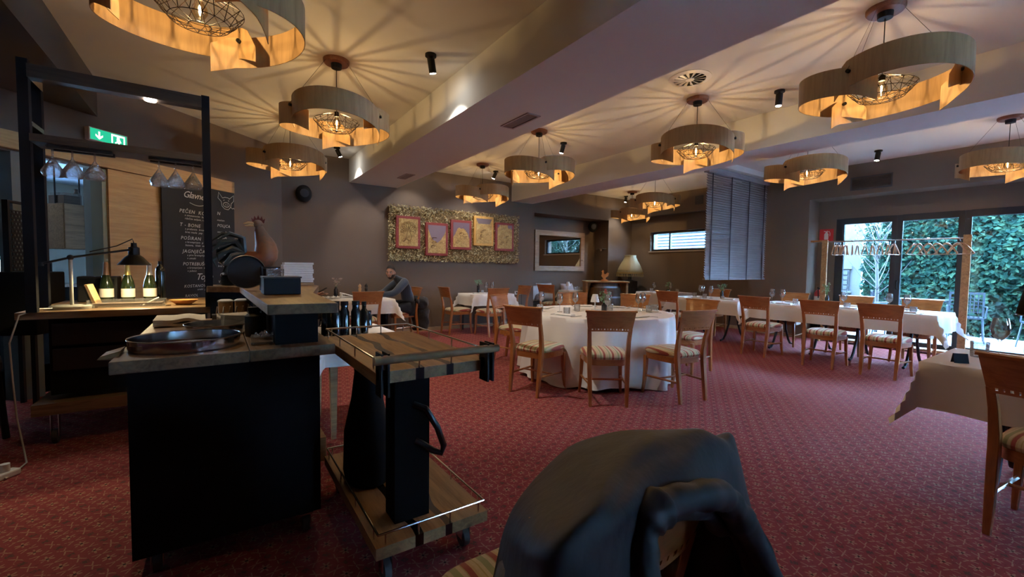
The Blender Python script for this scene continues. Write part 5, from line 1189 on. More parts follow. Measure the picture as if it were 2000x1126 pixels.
def head_mb(c, facing, tilt=0, s=1.0):
    """head with brow, nose, lips, chin, ears; local +y is the face"""
    m = MB(); n, k = 40, 30; rows = []
    g = lambda x, w: math.exp(-(x/w)**2)
    for j in range(1, k):
        ph = -PI/2+PI*j/k; zz = math.sin(ph); r = []
        for i in range(n):
            th = 2*PI*i/n; cx, cy = math.sin(th), math.cos(th); cr = math.cos(ph)
            X = .074*cx*cr; Y = .092*cy*cr; Z = .118*zz
            if Z < 0: X *= 1+.25*Z/.118*1.1; Y = Y*(1+.10*Z/.118)+(.012*(-Z/.118) if cy > 0 else .016*(-Z/.118))
            if cy > .2:
                f = g(X, .013); Y += f*(.020*g(Z+.022, .020)+.010*g(Z+.004, .022))         # nose
                Y -= .010*(g(X-.031, .013)+g(X+.031, .013))*g(Z-.008, .013)                 # eye sockets
                Y += .005*g(abs(X)-.025, .03)*g(Z-.030, .010)                                # brow
                Y += .006*g(X, .024)*(g(Z+.058, .007)+.9*g(Z+.068, .007))                    # lips
                Y -= .004*g(X, .022)*g(Z+.063, .003)
                Y += .008*g(X, .022)*g(Z+.098, .018)                                         # chin
            r.append((X, Y, Z))
        rows.append(r)
    m.grid(rows, closed=True); t = len(m.v); m.add([(0, 0, -.116), (0, 0, .118)], [])
    m.f += [(t, (i+1) % n, i) for i in range(n)]+[(t+1, (k-2)*n+i, (k-2)*n+(i+1) % n) for i in range(n)]
    for sx in (-1, 1):
        e = MB(); e.ball((0, 0, 0), .03, .28, .62, 1.0, 12, 8); e.xf(Matrix.Translation((sx*.078, -.008, -.012)) @ Matrix.Rotation(sx*-.35, 4, 'Z')); m.add(e.v, e.f)
    M_ = Matrix.Translation(c) @ Matrix.Rotation(facing, 4, 'Z') @ Matrix.Rotation(tilt, 4, 'X') @ Matrix.Scale(s, 4)
    return m.xf(M_), M_
def person(label, P, facing, tilt, colors, beard=False, group=None):
    t = thing('person', label, 'person', P['pelvis'][:2]+(0,))
    off = Matrix.Translation((-P['pelvis'][0], -P['pelvis'][1], 0))
    names = ['pelvis', 'waist', 'chest', 'neck', 'head0']; V = [P[n] for n in names]; E = [(0, 1), (1, 2), (2, 3), (3, 4)]; R = [(.13, .11), (.11, .085), (.115, .085), .050, .052]
    idx = {n: i for i, n in enumerate(names)}
    def chain(pts, rs, start):
        p = start
        for q, r in zip(pts, rs): V.append(q); R.append(r); E.append((p, len(V)-1)); p = len(V)-1
        return p
    hands = []
    for s in ('L', 'R'):
        w_ = chain([P['sh'+s], P['el'+s], P['wr'+s]], [.048, .040, .028], 2); hands.append((s, w_))
        chain([P['hip'+s], P['kn'+s], P['an'+s], P['to'+s]], [.088, .062, .042, .035], 0)
    body = skin_mesh(V, E, R, 0)
    hd_, HM = head_mb(P['head'], facing, tilt); body.add(hd_.v, hd_.f)
    for s, w_ in hands:    # palm and five fingers
        w = Vector(P['wr'+s]); d = Vector(P['hd'+s]).normalized(); up = Vector((0, 0, 1)); side = d.cross(up).normalized()*(1 if s == 'L' else -1)
        HV = [tuple(w), tuple(w+d*.05), tuple(w+d*.085)]; HE = [(0, 1), (1, 2)]; HR = [(.022, .026), (.034, .016), (.034, .014)]
        for f, (o_, L) in enumerate(((-.030, .062), (-.010, .072), (.011, .067), (.030, .052))):
            b0 = w+d*.085+side*o_; HV += [tuple(b0), tuple(b0+d*L*.5-up*.004), tuple(b0+d*L*.95-up*(.02+.004*f))]; n_ = len(HV); HE += [(2, n_-3), (n_-3, n_-2), (n_-2, n_-1)]; HR += [.0095, .0088, .0075]
        b0 = w+d*.03-side*.034; HV += [tuple(b0), tuple(b0+d*.028-side*.018), tuple(b0+d*.055-side*.016)]; n_ = len(HV); HE += [(1, n_-3), (n_-3, n_-2), (n_-2, n_-1)]; HR += [.013, .0105, .009]
        h = skin_mesh(HV, HE, HR, 0, 1); body.add(h.v, h.f)
    body.xf(off); b = body.build('body', skin_m, t, auto=180); md = b.modifiers.new('remesh', 'REMESH'); md.mode = 'VOXEL'; md.voxel_size = .0065; md.use_smooth_shade = True
    def garment(nm, keys, rs, links, mm, root=0):
        g = skin_mesh([P[k] for k in keys], links, rs, root); g.xf(off); o = g.build(nm, mm, t, auto=180); return o
    garment('sweater', ['waistlow', 'waist', 'chest', 'neck', 'shL', 'elL', 'wcL', 'shR', 'elR', 'wcR', 'head0'], [(.175, .15), (.17, .145), (.19, .155), .082, .092, .066, .042, .092, .066, .042, .064], [(0, 1), (1, 2), (2, 3), (2, 4), (4, 5), (5, 6), (2, 7), (7, 8), (8, 9), (3, 10)], colors[0], 0)
    garment('trousers', ['pelvis', 'hipL', 'knL', 'anL', 'hipR', 'knR', 'anR'], [(.165, .135), .105, .078, .058, .105, .078, .058], [(0, 1), (1, 2), (2, 3), (0, 4), (4, 5), (5, 6)], colors[1], 0)
    for s in ('L', 'R'):
        a, b_ = Vector(P['an'+s]), Vector(P['to'+s]); g = skin_mesh([tuple(a-Vector((0, 0, .03))), tuple((a+b_)/2-Vector((0, 0, .02))), tuple(b_)], [(0, 1), (1, 2)], [.048, .045, .040]); g.xf(off); g.build('shoe', colors[2], t, auto=180)
    # hair, brows, eyes, mouth, beard ride on the head matrix
    OM = off @ HM
    h = MB(); n, k = 36, 16; rows = []
    for j in range(k+1):
        r = []
        for i in range(n):
            th = 2*PI*i/n; c_ = math.cos(th)
            low = -.30 if c_ < -.2 else (-.1+.75*max(0, (c_+.2)/1.2)**.6)    # hairline: low at the nape, high on the forehead
            ph = math.asin(max(-.95, min(.999, low)))+(PI/2-math.asin(max(-.95, min(.999, low))))*j/k
            q = 1.06+.012*math.sin(i*5+j*3); r.append((.076*math.sin(th)*math.cos(ph)*q, (.094*c_*math.cos(ph)-.003)*q, .121*math.sin(ph)*q+.003))
        rows.append(r)
    h.grid(rows, closed=True).xf(OM); h.build('hair', colors[3], t)
    for sx in (-1, 1):
        e = MB(); e.ball((sx*.031, .074, .008), .0125, n=12); e.xf(OM); ey = e.build('eye', mat('eye_white', (.6, .58, .55), .2), t)
        e = MB(); e.ball((sx*.031, .0845, .007), .0062, n=10); e.xf(OM); e.build('iris', mat('iris', (.03, .02, .015), .15), ey)
        e = MB(); e.tube([(sx*.014, .092, .026), (sx*.032, .090, .031), (sx*.052, .078, .025)], .004, 6); e.xf(OM); e.build('eyebrow', colors[3], t)
    e = MB(); e.tube([(-.022, .0935, -.063), (0, .100, -.0625), (.022, .0935, -.063)], .0035, 6); e.xf(OM); e.build('lips', mat('lips', (.38, .15, .12), .5), t)
    if beard:
        rows = []
        for j in range(9):
            r = []
            for i in range(19):
                th = -1.75+3.5*i/18; z = -.028-.084*j/8 if abs(th) > .75 else -.072-.040*j/8
                if abs(th) > .75: z = -.030-.082*j/8
                cr = math.sqrt(max(.02, 1-(z/.118)**2)); X = .0745*math.sin(th)*cr; Y = .094*math.cos(th)*cr
                X *= 1+.275*z/.118; Y = Y*(1+.10*z/.118)+(.013*(-z/.118)); q = 1.045
                if abs(X) < .03: Y += .006
                r.append((X*q, Y*q+.002, z))
            rows.append(r)
        e = MB(); e.grid(rows); e.xf(OM); e.build('beard', colors[4], t, solid=.004)
    return t
sweat = mat('blue_sweater', (.040, .055, .080), .95, sheen=.4, bump=(40, .3)); jeans = mat('dark_trousers', (.012, .015, .025), .9); shoe = mat('black_shoe', (.01, .01, .01), .5); hair = mat('dark_hair', (.012, .009, .007), .7); brd = mat('beard', (.06, .035, .025), .9)
P = dict(pelvis=(2.84, 7.56, .54), waistlow=(2.85, 7.56, .60), waist=(2.87, 7.55, .74), chest=(2.78, 7.53, .94), neck=(2.64, 7.51, 1.07), head0=(2.575, 7.49, 1.10), head=(2.50, 7.46, 1.178),
    shL=(2.72, 7.35, 1.02), elL=(2.50, 7.28, .815), wrL=(2.27, 7.36, .80), wcL=(2.29, 7.355, .80), hdL=(-1, .2, -.08), shR=(2.72, 7.70, 1.02), elR=(2.47, 7.74, .815), wrR=(2.26, 7.58, .80), wcR=(2.28, 7.59, .80), hdR=(-1, -.25, -.05),
    hipL=(2.78, 7.46, .54), knL=(2.42, 7.44, .53), anL=(2.44, 7.42, .13), toL=(2.28, 7.42, .045), hipR=(2.78, 7.66, .54), knR=(2.42, 7.68, .53), anR=(2.46, 7.70, .13), toR=(2.30, 7.70, .045))
person('seated man with short dark hair and beard in a blue-grey sweater, leaning on the table', P, math.radians(142), -.12, [sweat, jeans, shoe, hair, brd], True)
blackc = mat('black_clothes', (.008, .008, .009), .9)
P = dict(pelvis=(.95, 7.22, .54), waistlow=(.95, 7.22, .60), waist=(.92, 7.22, .74), chest=(.95, 7.22, .91), neck=(1.0, 7.25, 1.03), head0=(1.03, 7.27, 1.07), head=(1.05, 7.29, 1.155),
    shL=(1.0, 7.40, .99), elL=(1.12, 7.46, .78), wrL=(1.30, 7.34, .82), wcL=(1.27, 7.355, .82), hdL=(.9, -.3, .25), shR=(1.0, 7.06, .99), elR=(1.08, 7.05, .80), wrR=(1.24, 7.28, .835), wcR=(1.22, 7.26, .83), hdR=(.9, .2, .35),
    hipL=(1.0, 7.32, .54), knL=(1.38, 7.34, .53), anL=(1.36, 7.36, .13), toL=(1.50, 7.36, .045), hipR=(1.0, 7.12, .54), knR=(1.38, 7.10, .53), anR=(1.36, 7.10, .13), toR=(1.50, 7.10, .045))
person('person in black at the left of the table, mostly hidden, one hand holding a phone', P, math.radians(-90), -.2, [blackc, blackc, shoe, hair, brd], False)
t = thing('mobile_phone', 'dark mobile phone held tilted above the tablecloth', 'phone', (1.355, 7.30, .90), 0); m = MB(); m.box(-.005, .005, -.036, .036, -.07, .07); m.xf(Matrix.Rotation(1.05, 4, 'Y')); m.build('body', black_m, t, smooth=False, bevel=.003)
m = MB(); m.box(-.0065, -.005, -.033, .033, -.064, .064); m.xf(Matrix.Rotation(1.05, 4, 'Y')); m.build('screen', MATS['screen_dark'], t, smooth=False)
# coat over the man's chair
def blob(name, pts, rads, mm, parent=None, seed=1, amp=.02, fr=9, vox=.012):
    g = skin_mesh(pts, [(i, i+1) for i in range(len(pts)-1)], rads); rr = random.Random(seed); ph = [rr.uniform(0, 6) for _ in range(4)]
    g.v = [(x_+amp*math.sin(y_*fr*3+z_*fr*2+ph[0]), y_+amp*math.sin(z_*fr*2.6+x_*fr*3+ph[1]), z_+amp*.6*math.sin(x_*fr*4+y_*fr*2+ph[2])) for x_, y_, z_ in g.v]
    return g.build(name, mm, parent, auto=180)
coatm = mat('dark_coat', (.010, .010, .012), .85, sheen=.3, bump=(50, .6))
t = thing('winter_coat', 'dark puffy coat bunched over the back of the seated man\'s chair', 'coat', (0, 0, 0))
blob('coat_body', [(3.05, 7.34, .60), (3.12, 7.52, .63), (3.10, 7.78, .58)], [.11, .13, .11], coatm, t, 1)
blob('coat_skirt', [(3.06, 7.52, .58), (3.08, 7.50, .40), (3.07, 7.52, .22), (3.07, 7.50, .10)], [(.11, .17), (.10, .19), (.10, .18), (.09, .15)], coatm, t, 2)
blob('hood', [(2.98, 7.38, .66), (3.02, 7.55, .70), (3.02, 7.72, .66)], [.05, .06, .05], coatm, t, 3)
# ---------------------------------------------------------------- jacket on the foreground chair
jm = mat('jacket_nylon', (.021, .0208, .022), .6, bump=(11, .6)); nt = jm.node_tree
t = thing('jacket', 'dark grey padded jacket hung over the foreground chair, collar towards the camera', 'jacket', (0, 0, 0))
def crv(pts, n):    # catmull-rom resample
    pts = [Vector(p) for p in pts]; P_ = [2*pts[0]-pts[1]]+pts+[2*pts[-1]-pts[-2]]; out = []
    for i in range(n+1):
        u = i/n*(len(pts)-1); k = min(int(u), len(pts)-2); f = u-k; a, b, c, d = P_[k:k+4]
        out.append(.5*((2*b)+(-a+c)*f+(2*a-5*b+4*c-d)*f*f+(-a+3*b-3*c+d)*f**3))
    return out
outer = [(.47, .29, .50), (.475, .335, .70), (.488, .38, .82), (.50, .40, .885), (.525, .41, .922), (.58, .415, .928), (.66, .41, .918), (.745, .42, .888), (.80, .425, .84), (.85, .41, .77), (.89, .38, .66), (.91, .34, .50)]
dome = [(.25, .36, .50), (.285, .385, .74), (.325, .43, .86), (.345, .44, .925), (.43, .45, .95), (.545, .51, .955), (.67, .545, .958), (.79, .555, .945), (.865, .545, .916), (.94, .535, .868), (1.02, .53, .76), (1.13, .54, .50)]
back = [(.34, .60, .48), (.40, .66, .62), (.45, .70, .70), (.50, .74, .74), (.57, .77, .77), (.64, .79, .79), (.71, .80, .80), (.80, .80, .79), (.88, .77, .75), (.95, .72, .68), (1.02, .67, .60), (1.12, .62, .44)]
hem = [(.40, .62, .25), (.43, .72, .25), (.47, .78, .25), (.52, .84, .25), (.58, .88, .25), (.64, .90, .25), (.71, .91, .25), (.79, .91, .25), (.86, .88, .25), (.92, .83, .25), (.97, .74, .25), (1.0, .66, .25)]
mid = [(.34, .27, .50), (.345, .32, .70), (.368, .37, .85), (.382, .382, .928), (.44, .392, .958), (.56, .45, .957), (.66, .465, .958), (.75, .47, .955), (.835, .475, .945), (.905, .478, .920), (.955, .49, .80), (1.0, .50, .50)]
N = 72; C = [crv(q, N) for q in (outer, mid, dome, back, hem)]
rows = []
for j in range(37):
    u = j/36*4; k = min(int(u), 3); f = u-k; r = []
    for i in range(N+1):
        pts = [C[max(0, k-1)][i], C[k][i], C[k+1][i], C[min(4, k+2)][i]]
        a, b, c, d = pts
        if k == 0: a = 2*b-c
        if k == 3: d = 2*c-b
        p = .5*((2*b)+(-a+c)*f+(2*a-5*b+4*c-d)*f*f+(-a+3*b-3*c+d)*f**3)
        s = i/N
        wr = .012*math.sin(s*34+j*.35)*math.exp(-((s-.80)/.12)**2)+.009*math.sin(s*48+j*.2)*math.exp(-((s-.14)/.11)**2)+.0015*math.sin(s*40-j*.5)
        p = p+Vector((wr*.5, wr*.3, wr)); r.append(tuple(p))
    rows.append(r)
m = MB(); m.grid(rows); m.build('shell', jm, t, auto=180, solid=.006, sub=1)
cp = crv(outer, 110); rr = []
for i, p in enumerate(cp):
    s = i/110; r_ = .025+.002*math.sin(i*.31)+.0015*math.sin(i*.83+1)+(.004 if abs(s-.38) < .04 or abs(s-.72) < .04 else 0); rr.append(r_)
m = MB(); m.tube([p+Vector((0, -.008, -.006)) for p in cp], .03, 14, rs=rr); m.build('collar_roll', jm, t, auto=180)
ci = crv([(q[0]*.94+.66*.06, q[1]+.02, q[2]-.045 if 2 < k < 9 else q[2]) for k, q in enumerate(outer)], 90)
m = MB(); m.tube(ci, .022, 10, rs=[.017+.002*math.sin(i*.5) for i in range(91)]); m.build('collar_lining', mat('jacket_lining', (.012, .012, .013), .6, bump=(30, .4)), t, auto=180)
m = MB(); m.tube([(.355, .28, .50), (.365, .315, .66), (.395, .35, .76), (.425, .33, .66), (.43, .29, .50)], .02, 10, rs=[.03, .03, .022, .028, .032]); m.build('sleeve_fold', jm, t, auto=180)
m = MB(); m.tube([(.445, .262, .50), (.438, .30, .66), (.41, .335, .765)], .002, 5); m.build('piping', mat('piping_grey', (.10, .10, .10), .5), t)
# right sleeve hanging
m = MB(); m.tube([(.95, .56, .80), (1.0, .56, .66), (1.03, .55, .45), (1.04, .55, .28)], .05, 12, rs=[.06, .07, .075, .065]); m.build('sleeve', jm, t, auto=180)
m = MB(); m.tube([(.42, .56, .78), (.36, .54, .64), (.33, .53, .45), (.32, .53, .28)], .05, 12, rs=[.05, .06, .07, .06]); m.build('sleeve', jm, t, auto=180)

# ---------------------------------------------------------------- dried-leaf wall picture with five small pictures
t = thing('dried_leaf_panel', 'wide panel of dried curled leaves on the back wall', 'wall panel', (4.12, YB-.03, 1.92))
m = MB(); m.box(-1.46, 1.46, -.05, .025, -.50, .50); m.build('backing_board', mat('panel_backing', (.16, .12, .06), .9), t, smooth=False)
lf = mat('dried_leaf', (.5, .42, .25), .8); nt = lf.node_tree; x = NX(nt)
nt.links.new(x.ramp(x.noise(x.coord('Object', (1, 1, 1)), 19, 3, 0, .6), [(.25, (.16, .11, .05)), (.42, (.42, .32, .15)), (.52, (.60, .50, .26)), (.62, (.60, .58, .40)), (.70, (.62, .36, .12)), (.8, (.42, .48, .40))]), nt.nodes['Principled BSDF'].inputs['Base Color'])
m = MB(); rng = random.Random(11)
for k in range(5200):
    X = rng.uniform(-1.49, 1.49); Z = rng.uniform(-.53, .53)
    inside = abs(X) < 1.36 and abs(Z) < .40
    if inside and rng.random() < .35: continue
    y0 = -.05-rng.uniform(0, .05); L = rng.uniform(.03, .065); a = rng.uniform(0, 6.28); u = Vector((math.cos(a), rng.uniform(-.9, .3), math.sin(a))).normalized(); v = u.cross(Vector((rng.gauss(0, .4), -1, rng.gauss(0, .4)))).normalized(); w_ = L*rng.uniform(.22, .42); nn = u.cross(v); c_ = Vector((X, y0, Z))
    m.add([c_-u*L*.5, c_-v*w_*.5+nn*.008, c_+u*L*.5-nn*.012, c_+v*w_*.5+nn*.008, c_+nn*-.004], [(0, 1, 4), (1, 2, 4), (2, 3, 4), (3, 0, 4)])
m.build('dried_leaves', lf, t, smooth=False)['kind'] = 'stuff'
def art_mat(name, kind):
    m = mat(name, (.4, .3, .12), .6, .1); nt = m.node_tree; x = NX(nt); v = x.coord('Object', (1, 1, 1)); X, Y, Z = x.sep(v)
    gold = x.ramp(x.noise(v, 14, 5, 1.5), [(.3, (.26, .16, .05)), (.5, (.45, .30, .09)), (.7, (.58, .44, .18))]); pur = (.13, .09, .13)
    if kind == 1: c = gold
    elif kind == 2: f = x.math('GREATER_THAN', x.math('SUBTRACT', x.math('ADD', Z, .12), x.math('MULTIPLY', x.math('MULTIPLY', X, X), 7)), x.math('MULTIPLY', x.noise(v, 9, 3), .12)); c = x.mix(f, gold, (.20, .15, .20))
    elif kind == 3: f = x.math('GREATER_THAN', x.math('ADD', Z, x.math('MULTIPLY', x.math('MULTIPLY', X, X), 6)), x.math('ADD', .09, x.math('MULTIPLY', x.noise(v, 11, 3), .12))); c = x.mix(f, gold, (.17, .12, .17))
    elif kind == 4: f = x.math('MULTIPLY', x.math('GREATER_THAN', Z, .15), x.math('LESS_THAN', x.math('ADD', x.math('ABSOLUTE', X), x.math('MULTIPLY', x.math('SUBTRACT', .25, Z), .5)), .19)); c = x.mix(f, gold, (.16, .12, .13))
    else: f = x.math('GREATER_THAN', x.noise(v, 5, 3), x.math('SUBTRACT', .62, x.math('MULTIPLY', Z, .35))); c = x.mix(f, gold, (.20, .14, .18))
    nt.links.new(c, nt.nodes['Principled BSDF'].inputs['Base Color']); return m
redf = mat('red_canvas_edge', (.24, .035, .035), .7, bump=(30, .3)); yelf = mat('ochre_canvas_edge', (.55, .32, .08), .7, bump=(30, .3))
PIC = [(2.77, 3.25, 1.63, 2.245, 'red-edged gold picture with a peacock line drawing, first from the left on the leaf panel', redf), (3.36, 3.84, 1.51, 2.16, 'red-edged picture with a purple upper field, second from the left and hung lowest', redf),
 (3.905, 4.38, 1.65, 2.25, 'red-edged picture with a rounded gold shape on purple, middle of the leaf panel', redf), (4.44, 4.92, 1.75, 2.37, 'ochre-edged gold picture, fourth from the left and hung highest', yelf), (4.97, 5.45, 1.655, 2.27, 'red-edged brownish gold picture, last on the right of the leaf panel', redf)]
for k, (x0, x1, z0, z1, lb, fm) in enumerate(PIC):
    cx_, cz_ = (x0+x1)/2, (z0+z1)/2; a, b_ = (x1-x0)/2, (z1-z0)/2; t = thing('small_picture', lb, 'picture', (cx_, YB-.115, cz_), 0, 'pictures on the dried-leaf panel')
    m = MB(); m.box(-a, a, -.022, .035, -b_, b_); m.build('canvas', fm, t, smooth=False, bevel=.006)
    m = MB(); m.box(-a+.05, a-.05, -.026, -.0225, -b_+.05, b_-.05); m.build('painted_sheet', art_mat('art_%d' % (k+1), k+1), t, smooth=False)
    if k == 0:
        m = MB(); R = .0028
        def ln(p): m.tube([(u, -.028, v) for u, v in p], R, 4)
        ln([(.0, .12), (.012, .09), (-.01, .04), (-.035, -.03), (-.045, -.09), (-.02, -.14), (.03, -.15), (.06, -.11), (.055, -.05), (.03, .0), (.02, .06), (.012, .10), (0, .12)])
        for i in range(9):
            q = math.radians(-20+220*i/8); px_, pz_ = .135*math.cos(q), .06+.12*math.sin(q); ln([(px_+.028*math.cos(w_), pz_+.028*math.sin(w_)) for w_ in [2*PI*j/8 for j in range(9)]]); ln([(px_*.8, .06+(pz_-.06)*.8), (px_*.25, .02+(pz_-.02)*.2)])
            m.ball((px_, -.028, pz_), .006, n=6, m=4)
        ln([(.0, -.15), (-.0, -.20), (-.02, -.205)]); ln([(.03, -.15), (.03, -.20), (.05, -.205)]); ln([(-.04, -.09), (-.1, -.18), (-.06, -.14)]); ln([(-.02, -.06), (.0, -.07), (.03, -.06)]); ln([(-.02, -.09), (.0, -.10), (.03, -.09)])
        m.build('line_drawing', mat('ink_brown', (.08, .035, .015), .8), t)
    if k in (1, 2, 3, 4):
        m = MB(); rng = random.Random(k)
        for j in range(5): u0, v0 = rng.uniform(-.1, .1), rng.uniform(-.16, .02); m.tube([(u0+.05*math.cos(q), -.028, v0+.04*math.sin(q)) for q in [rng.uniform(0, 3)+i*.3 for i in range(6)]], .0025, 4)
        m.build('line_drawing', MATS.get('ink_brown') or mat('ink_brown', (.08, .035, .015), .8), t)
# ---------------------------------------------------------------- mirror, speakers, socket, shelf
fw_ = wood('mirror_frame_wood', (.40, .27, .17), (.26, .16, .09), 'x', 1, .4, knots=2)
t = thing('wall_mirror', 'large mirror in a wide wooden frame in the alcove, reflecting the ribbon window', 'mirror', (7.345, 8.6, 1.735))
a, b_, w_ = .835, .51, .125
def mitre(p4): m = MB(); m.add([(p[0], -.045, p[1]) for p in p4]+[(p[0], 0, p[1]) for p in p4], [(0, 1, 2, 3), (7, 6, 5, 4), (0, 4, 5, 1), (1, 5, 6, 2), (2, 6, 7, 3), (3, 7, 4, 0)]); return m
for p4 in (((-a, b_), (a, b_), (a-w_, b_-w_), (-a+w_, b_-w_)), ((-a, -b_), (-a+w_, -b_+w_), (a-w_, -b_+w_), (a, -b_)), ((-a, -b_), (-a, b_), (-a+w_, b_-w_), (-a+w_, -b_+w_)), ((a, -b_), (a-w_, -b_+w_), (a-w_, b_-w_), (a, b_))):
    mitre(p4).build('frame_board', fw_, t, smooth=False)
m = MB(); m.box(-a+w_, a-w_, -.02, -.01, -b_+w_, b_-w_); m.build('mirror_glass', mat('mirror_glass', (.85, .86, .86), .01, 1), t, smooth=False)
for p, rz, lb in (((1.20, YB-.02, 2.485), 0, 'round black wall speaker by the left corner'), ((8.34, 8.45, 2.41), -.5, 'round black speaker high in the alcove beside the mirror')):
    t = thing('wall_speaker', lb, 'speaker', p, rz); m = MB(); m.ball((0, -.075, 0), .125, 1, .62, 1.15, 22, 14); m.build('cabinet', black_m, t)
    m = MB(); m.tube([(-.06, .02, 0), (-.06, -.05, 0)], .02, 8); m.build('bracket', black_m, t)
    m = MB(); m.lathe([(0, 0), (.07, 0), (.068, .012), (0, .018)], n=22); m.xf(Matrix.Translation((0, -.145, 0)) @ Matrix.Rotation(PI/2, 4, 'X')); m.build('speaker_grille', mat('grille_black', (.02, .02, .025), .7), t)
t = thing('wall_socket', 'white double wall socket with a black plug low on the back wall', 'socket', (5.70, YB, .72)); m = MB(); m.box(-.115, .115, -.01, 0, -.04, .04); m.build('plate', white_m, t, smooth=False, bevel=.003)
m = MB(); m.cyl((-.06, 0, 0), .02, -.004, .004); m.v = [(x_, -.0105+z_*.1, y_) for x_, y_, z_ in m.v]; m.build('outlet', black_m, t)
m = MB(); m.box(.03, .07, -.05, -.01, -.02, .02); m.tube([(.05, -.04, -.01), (.05, -.045, -.2), (.07, -.03, -.5), (.1, -.03, -.7)], .004); m.build('plug_and_cord', black_m, t)
t = thing('alcove_shelf', 'small glass wall shelf with a lamp on the alcove side wall', 'shelf', (8.6, 8.29, 1.82)); m = MB(); m.box(-.12, 0, -.14, .14, 0, .015); m.build('glass_plate', acryl_m, t, smooth=False)
m = MB(); m.lathe([(0, -.05), (.03, -.05), (.045, .0), (0, 0)], c=(-.06, 0, 0), n=16); m.build('holder', steel_m, t)
# bench and cushions
t = thing('alcove_bench', 'dark upholstered bench along the alcove wall under the mirror', 'bench', (7.0, 8.4, 0)); m = MB(); m.box(-.85, .85, -.17, .19, .40, .47); m.build('seat', mat('bench_fabric', (.03, .028, .03), .9), t, smooth=False, bevel=.02)
m = MB(); m.box(-.83, .83, -.15, .17, 0, .40); m.build('base', darkw_m, t, smooth=False)
def cushion(p, rz, tilt, label, c, s=.22):
    n = 14; rows = []
    for i in range(n+1):
        r = []
        for j in range(n+1):
            u, v = -1+2*i/n, -1+2*j/n; th = .5*s*(max(0, 1-u*u)*max(0, 1-v*v))**.45; k = 1-.06*(1-max(abs(u), abs(v)))
            r.append((u*s*(1-.07*(1-v*v)*0-.05*(1-abs(v))*abs(u)), -th, v*s*(1-.05*(1-abs(u))*abs(v))))
        rows.append(r)
    f = MB(); f.grid(rows); t = thing('cushion', label, 'cushion', p, rz, 'alcove cushions'); f.xf(Matrix.Translation((0, 0, s)) @ Matrix.Rotation(tilt, 4, 'X')); f.build('front_cover', c, t)
    f2 = MB(); f2.grid([[(q[0], -q[1]*.9, q[2]) for q in r] for r in rows]); f2.xf(Matrix.Translation((0, 0, s)) @ Matrix.Rotation(tilt, 4, 'X')); f2.build('rear_cover', c, t)
cg_ = mat('cushion_light', (.45, .44, .46), .9, bump=(60, .3)); cd_ = mat('cushion_dark', (.14, .13, .13), .9)
cushion((6.36, 8.38, .47), .1, -.25, 'light cushion at the left end of the alcove bench, cut off by the wall edge', cg_, .2); cushion((6.70, 8.38, .47), -.1, -.28, 'light grey patterned cushion left of the alcove chair', cg_, .23); cushion((6.42, 8.33, .47), .2, -.5, 'dark grey cushion low between the two light ones', cd_, .14); cushion((7.45, 8.38, .47), .1, -.25, 'light cushion behind the alcove table and its little lamp', cg_, .22)
# barrel sideboard with wooden rooster
t = thing('barrel_cabinet', 'wine-barrel sideboard with a plank top and steel hoops in the far corner', 'barrel', (7.74, 7.36, 0), math.radians(-34))
m = MB(); n = 24; prof = [(.34, .0), (.40, .22), (.425, .48), (.40, .74), (.34, .96)]; m.lathe([(0, 0)]+prof+[(0, .96)], n=n, sx=1.0, sy=.62); m.build('barrel_body', wood('barrel_wood', (.13, .085, .05), (.06, .04, .025), 'z', 1, .5), t, auto=30)
for z, r_ in ((.08, .366), (.30, .415), (.62, .418), (.86, .372)): m = MB(); m.lathe([(r_, z-.02), (r_+.006, z-.02), (r_+.006, z+.02), (r_, z+.02)], n=n, sx=1.0, sy=.62); m.build('hoop', mat('hoop_steel', (.35, .35, .38), .35, 1), t)
m = MB(); m.box(-.52, .52, -.28, .28, .965, 1.0); m.build('plank_top', oak_m, t, smooth=False, bevel=.004)
for s in (-.48, .48): m = MB(); m.box(s-.025, s+.025, -.22, .22, 0, .965); m.build('side_post', oak_m, t, smooth=False)
t = thing('wooden_rooster', 'small flat orange wooden rooster figure on the barrel sideboard', 'figurine', (7.69, 7.34, 1.001), math.radians(-34))
m = MB(); m.plate([(-.07, 0), (.08, 0), (.08, .03), (.03, .05), (.035, .08), (.09, .12), (.11, .19), (.07, .205), (.04, .17), (.0, .16), (-.015, .20), (-.01, .24), (-.03, .27), (-.05, .25), (-.075, .23), (-.055, .215), (-.06, .17), (-.07, .12), (-.04, .08), (-.02, .05), (-.07, .03)], (0, .012, 0), (1, 0, 0), (0, 0, 1), (0, -1, 0), .025); m.build('silhouette', wood('orange_wood', (.70, .30, .10), (.5, .2, .06), 'x', 2, .5), t, smooth=False)
m = MB(); m.box(-.09, .1, -.04, .04, -.0, .012); m.build('base', MATS['orange_wood'], t, smooth=False)
# fringed floor lamp
t = thing('fringed_floor_lamp', 'unlit floor lamp with a cream tasselled fabric shade in the far corner', 'floor lamp', (9.05, 7.72, 0))
sh = mat('shade_fabric', (.42, .36, .20), .85, bump=(70, .4))
m = MB(); n = 40; rows = []
for r_, z in ((.13, 1.66), (.15, 1.655), (.145, 1.62), (.19, 1.52), (.25, 1.42), (.31, 1.30), (.34, 1.20)): rows.append([(r_*(1+.02*math.cos(10*2*PI*i/n))*math.cos(2*PI*i/n), r_*(1+.02*math.cos(10*2*PI*i/n))*math.sin(2*PI*i/n), z) for i in range(n)])
m.grid(rows, closed=True); m.build('lamp_shade', sh, t, solid=.004)
m = MB(); m.lathe([(.335, 1.175), (.35, 1.175), (.35, 1.215), (.335, 1.215)], n=40); m.build('trim_band', mat('braid_gold', (.40, .28, .10), .8), t)
m = MB()
for i in range(44): q = 2*PI*i/44; m.tube([(.343*math.cos(q), .343*math.sin(q), 1.18), (.345*math.cos(q), .345*math.sin(q), 1.10)], .01, 5, rs=[.004, .013])
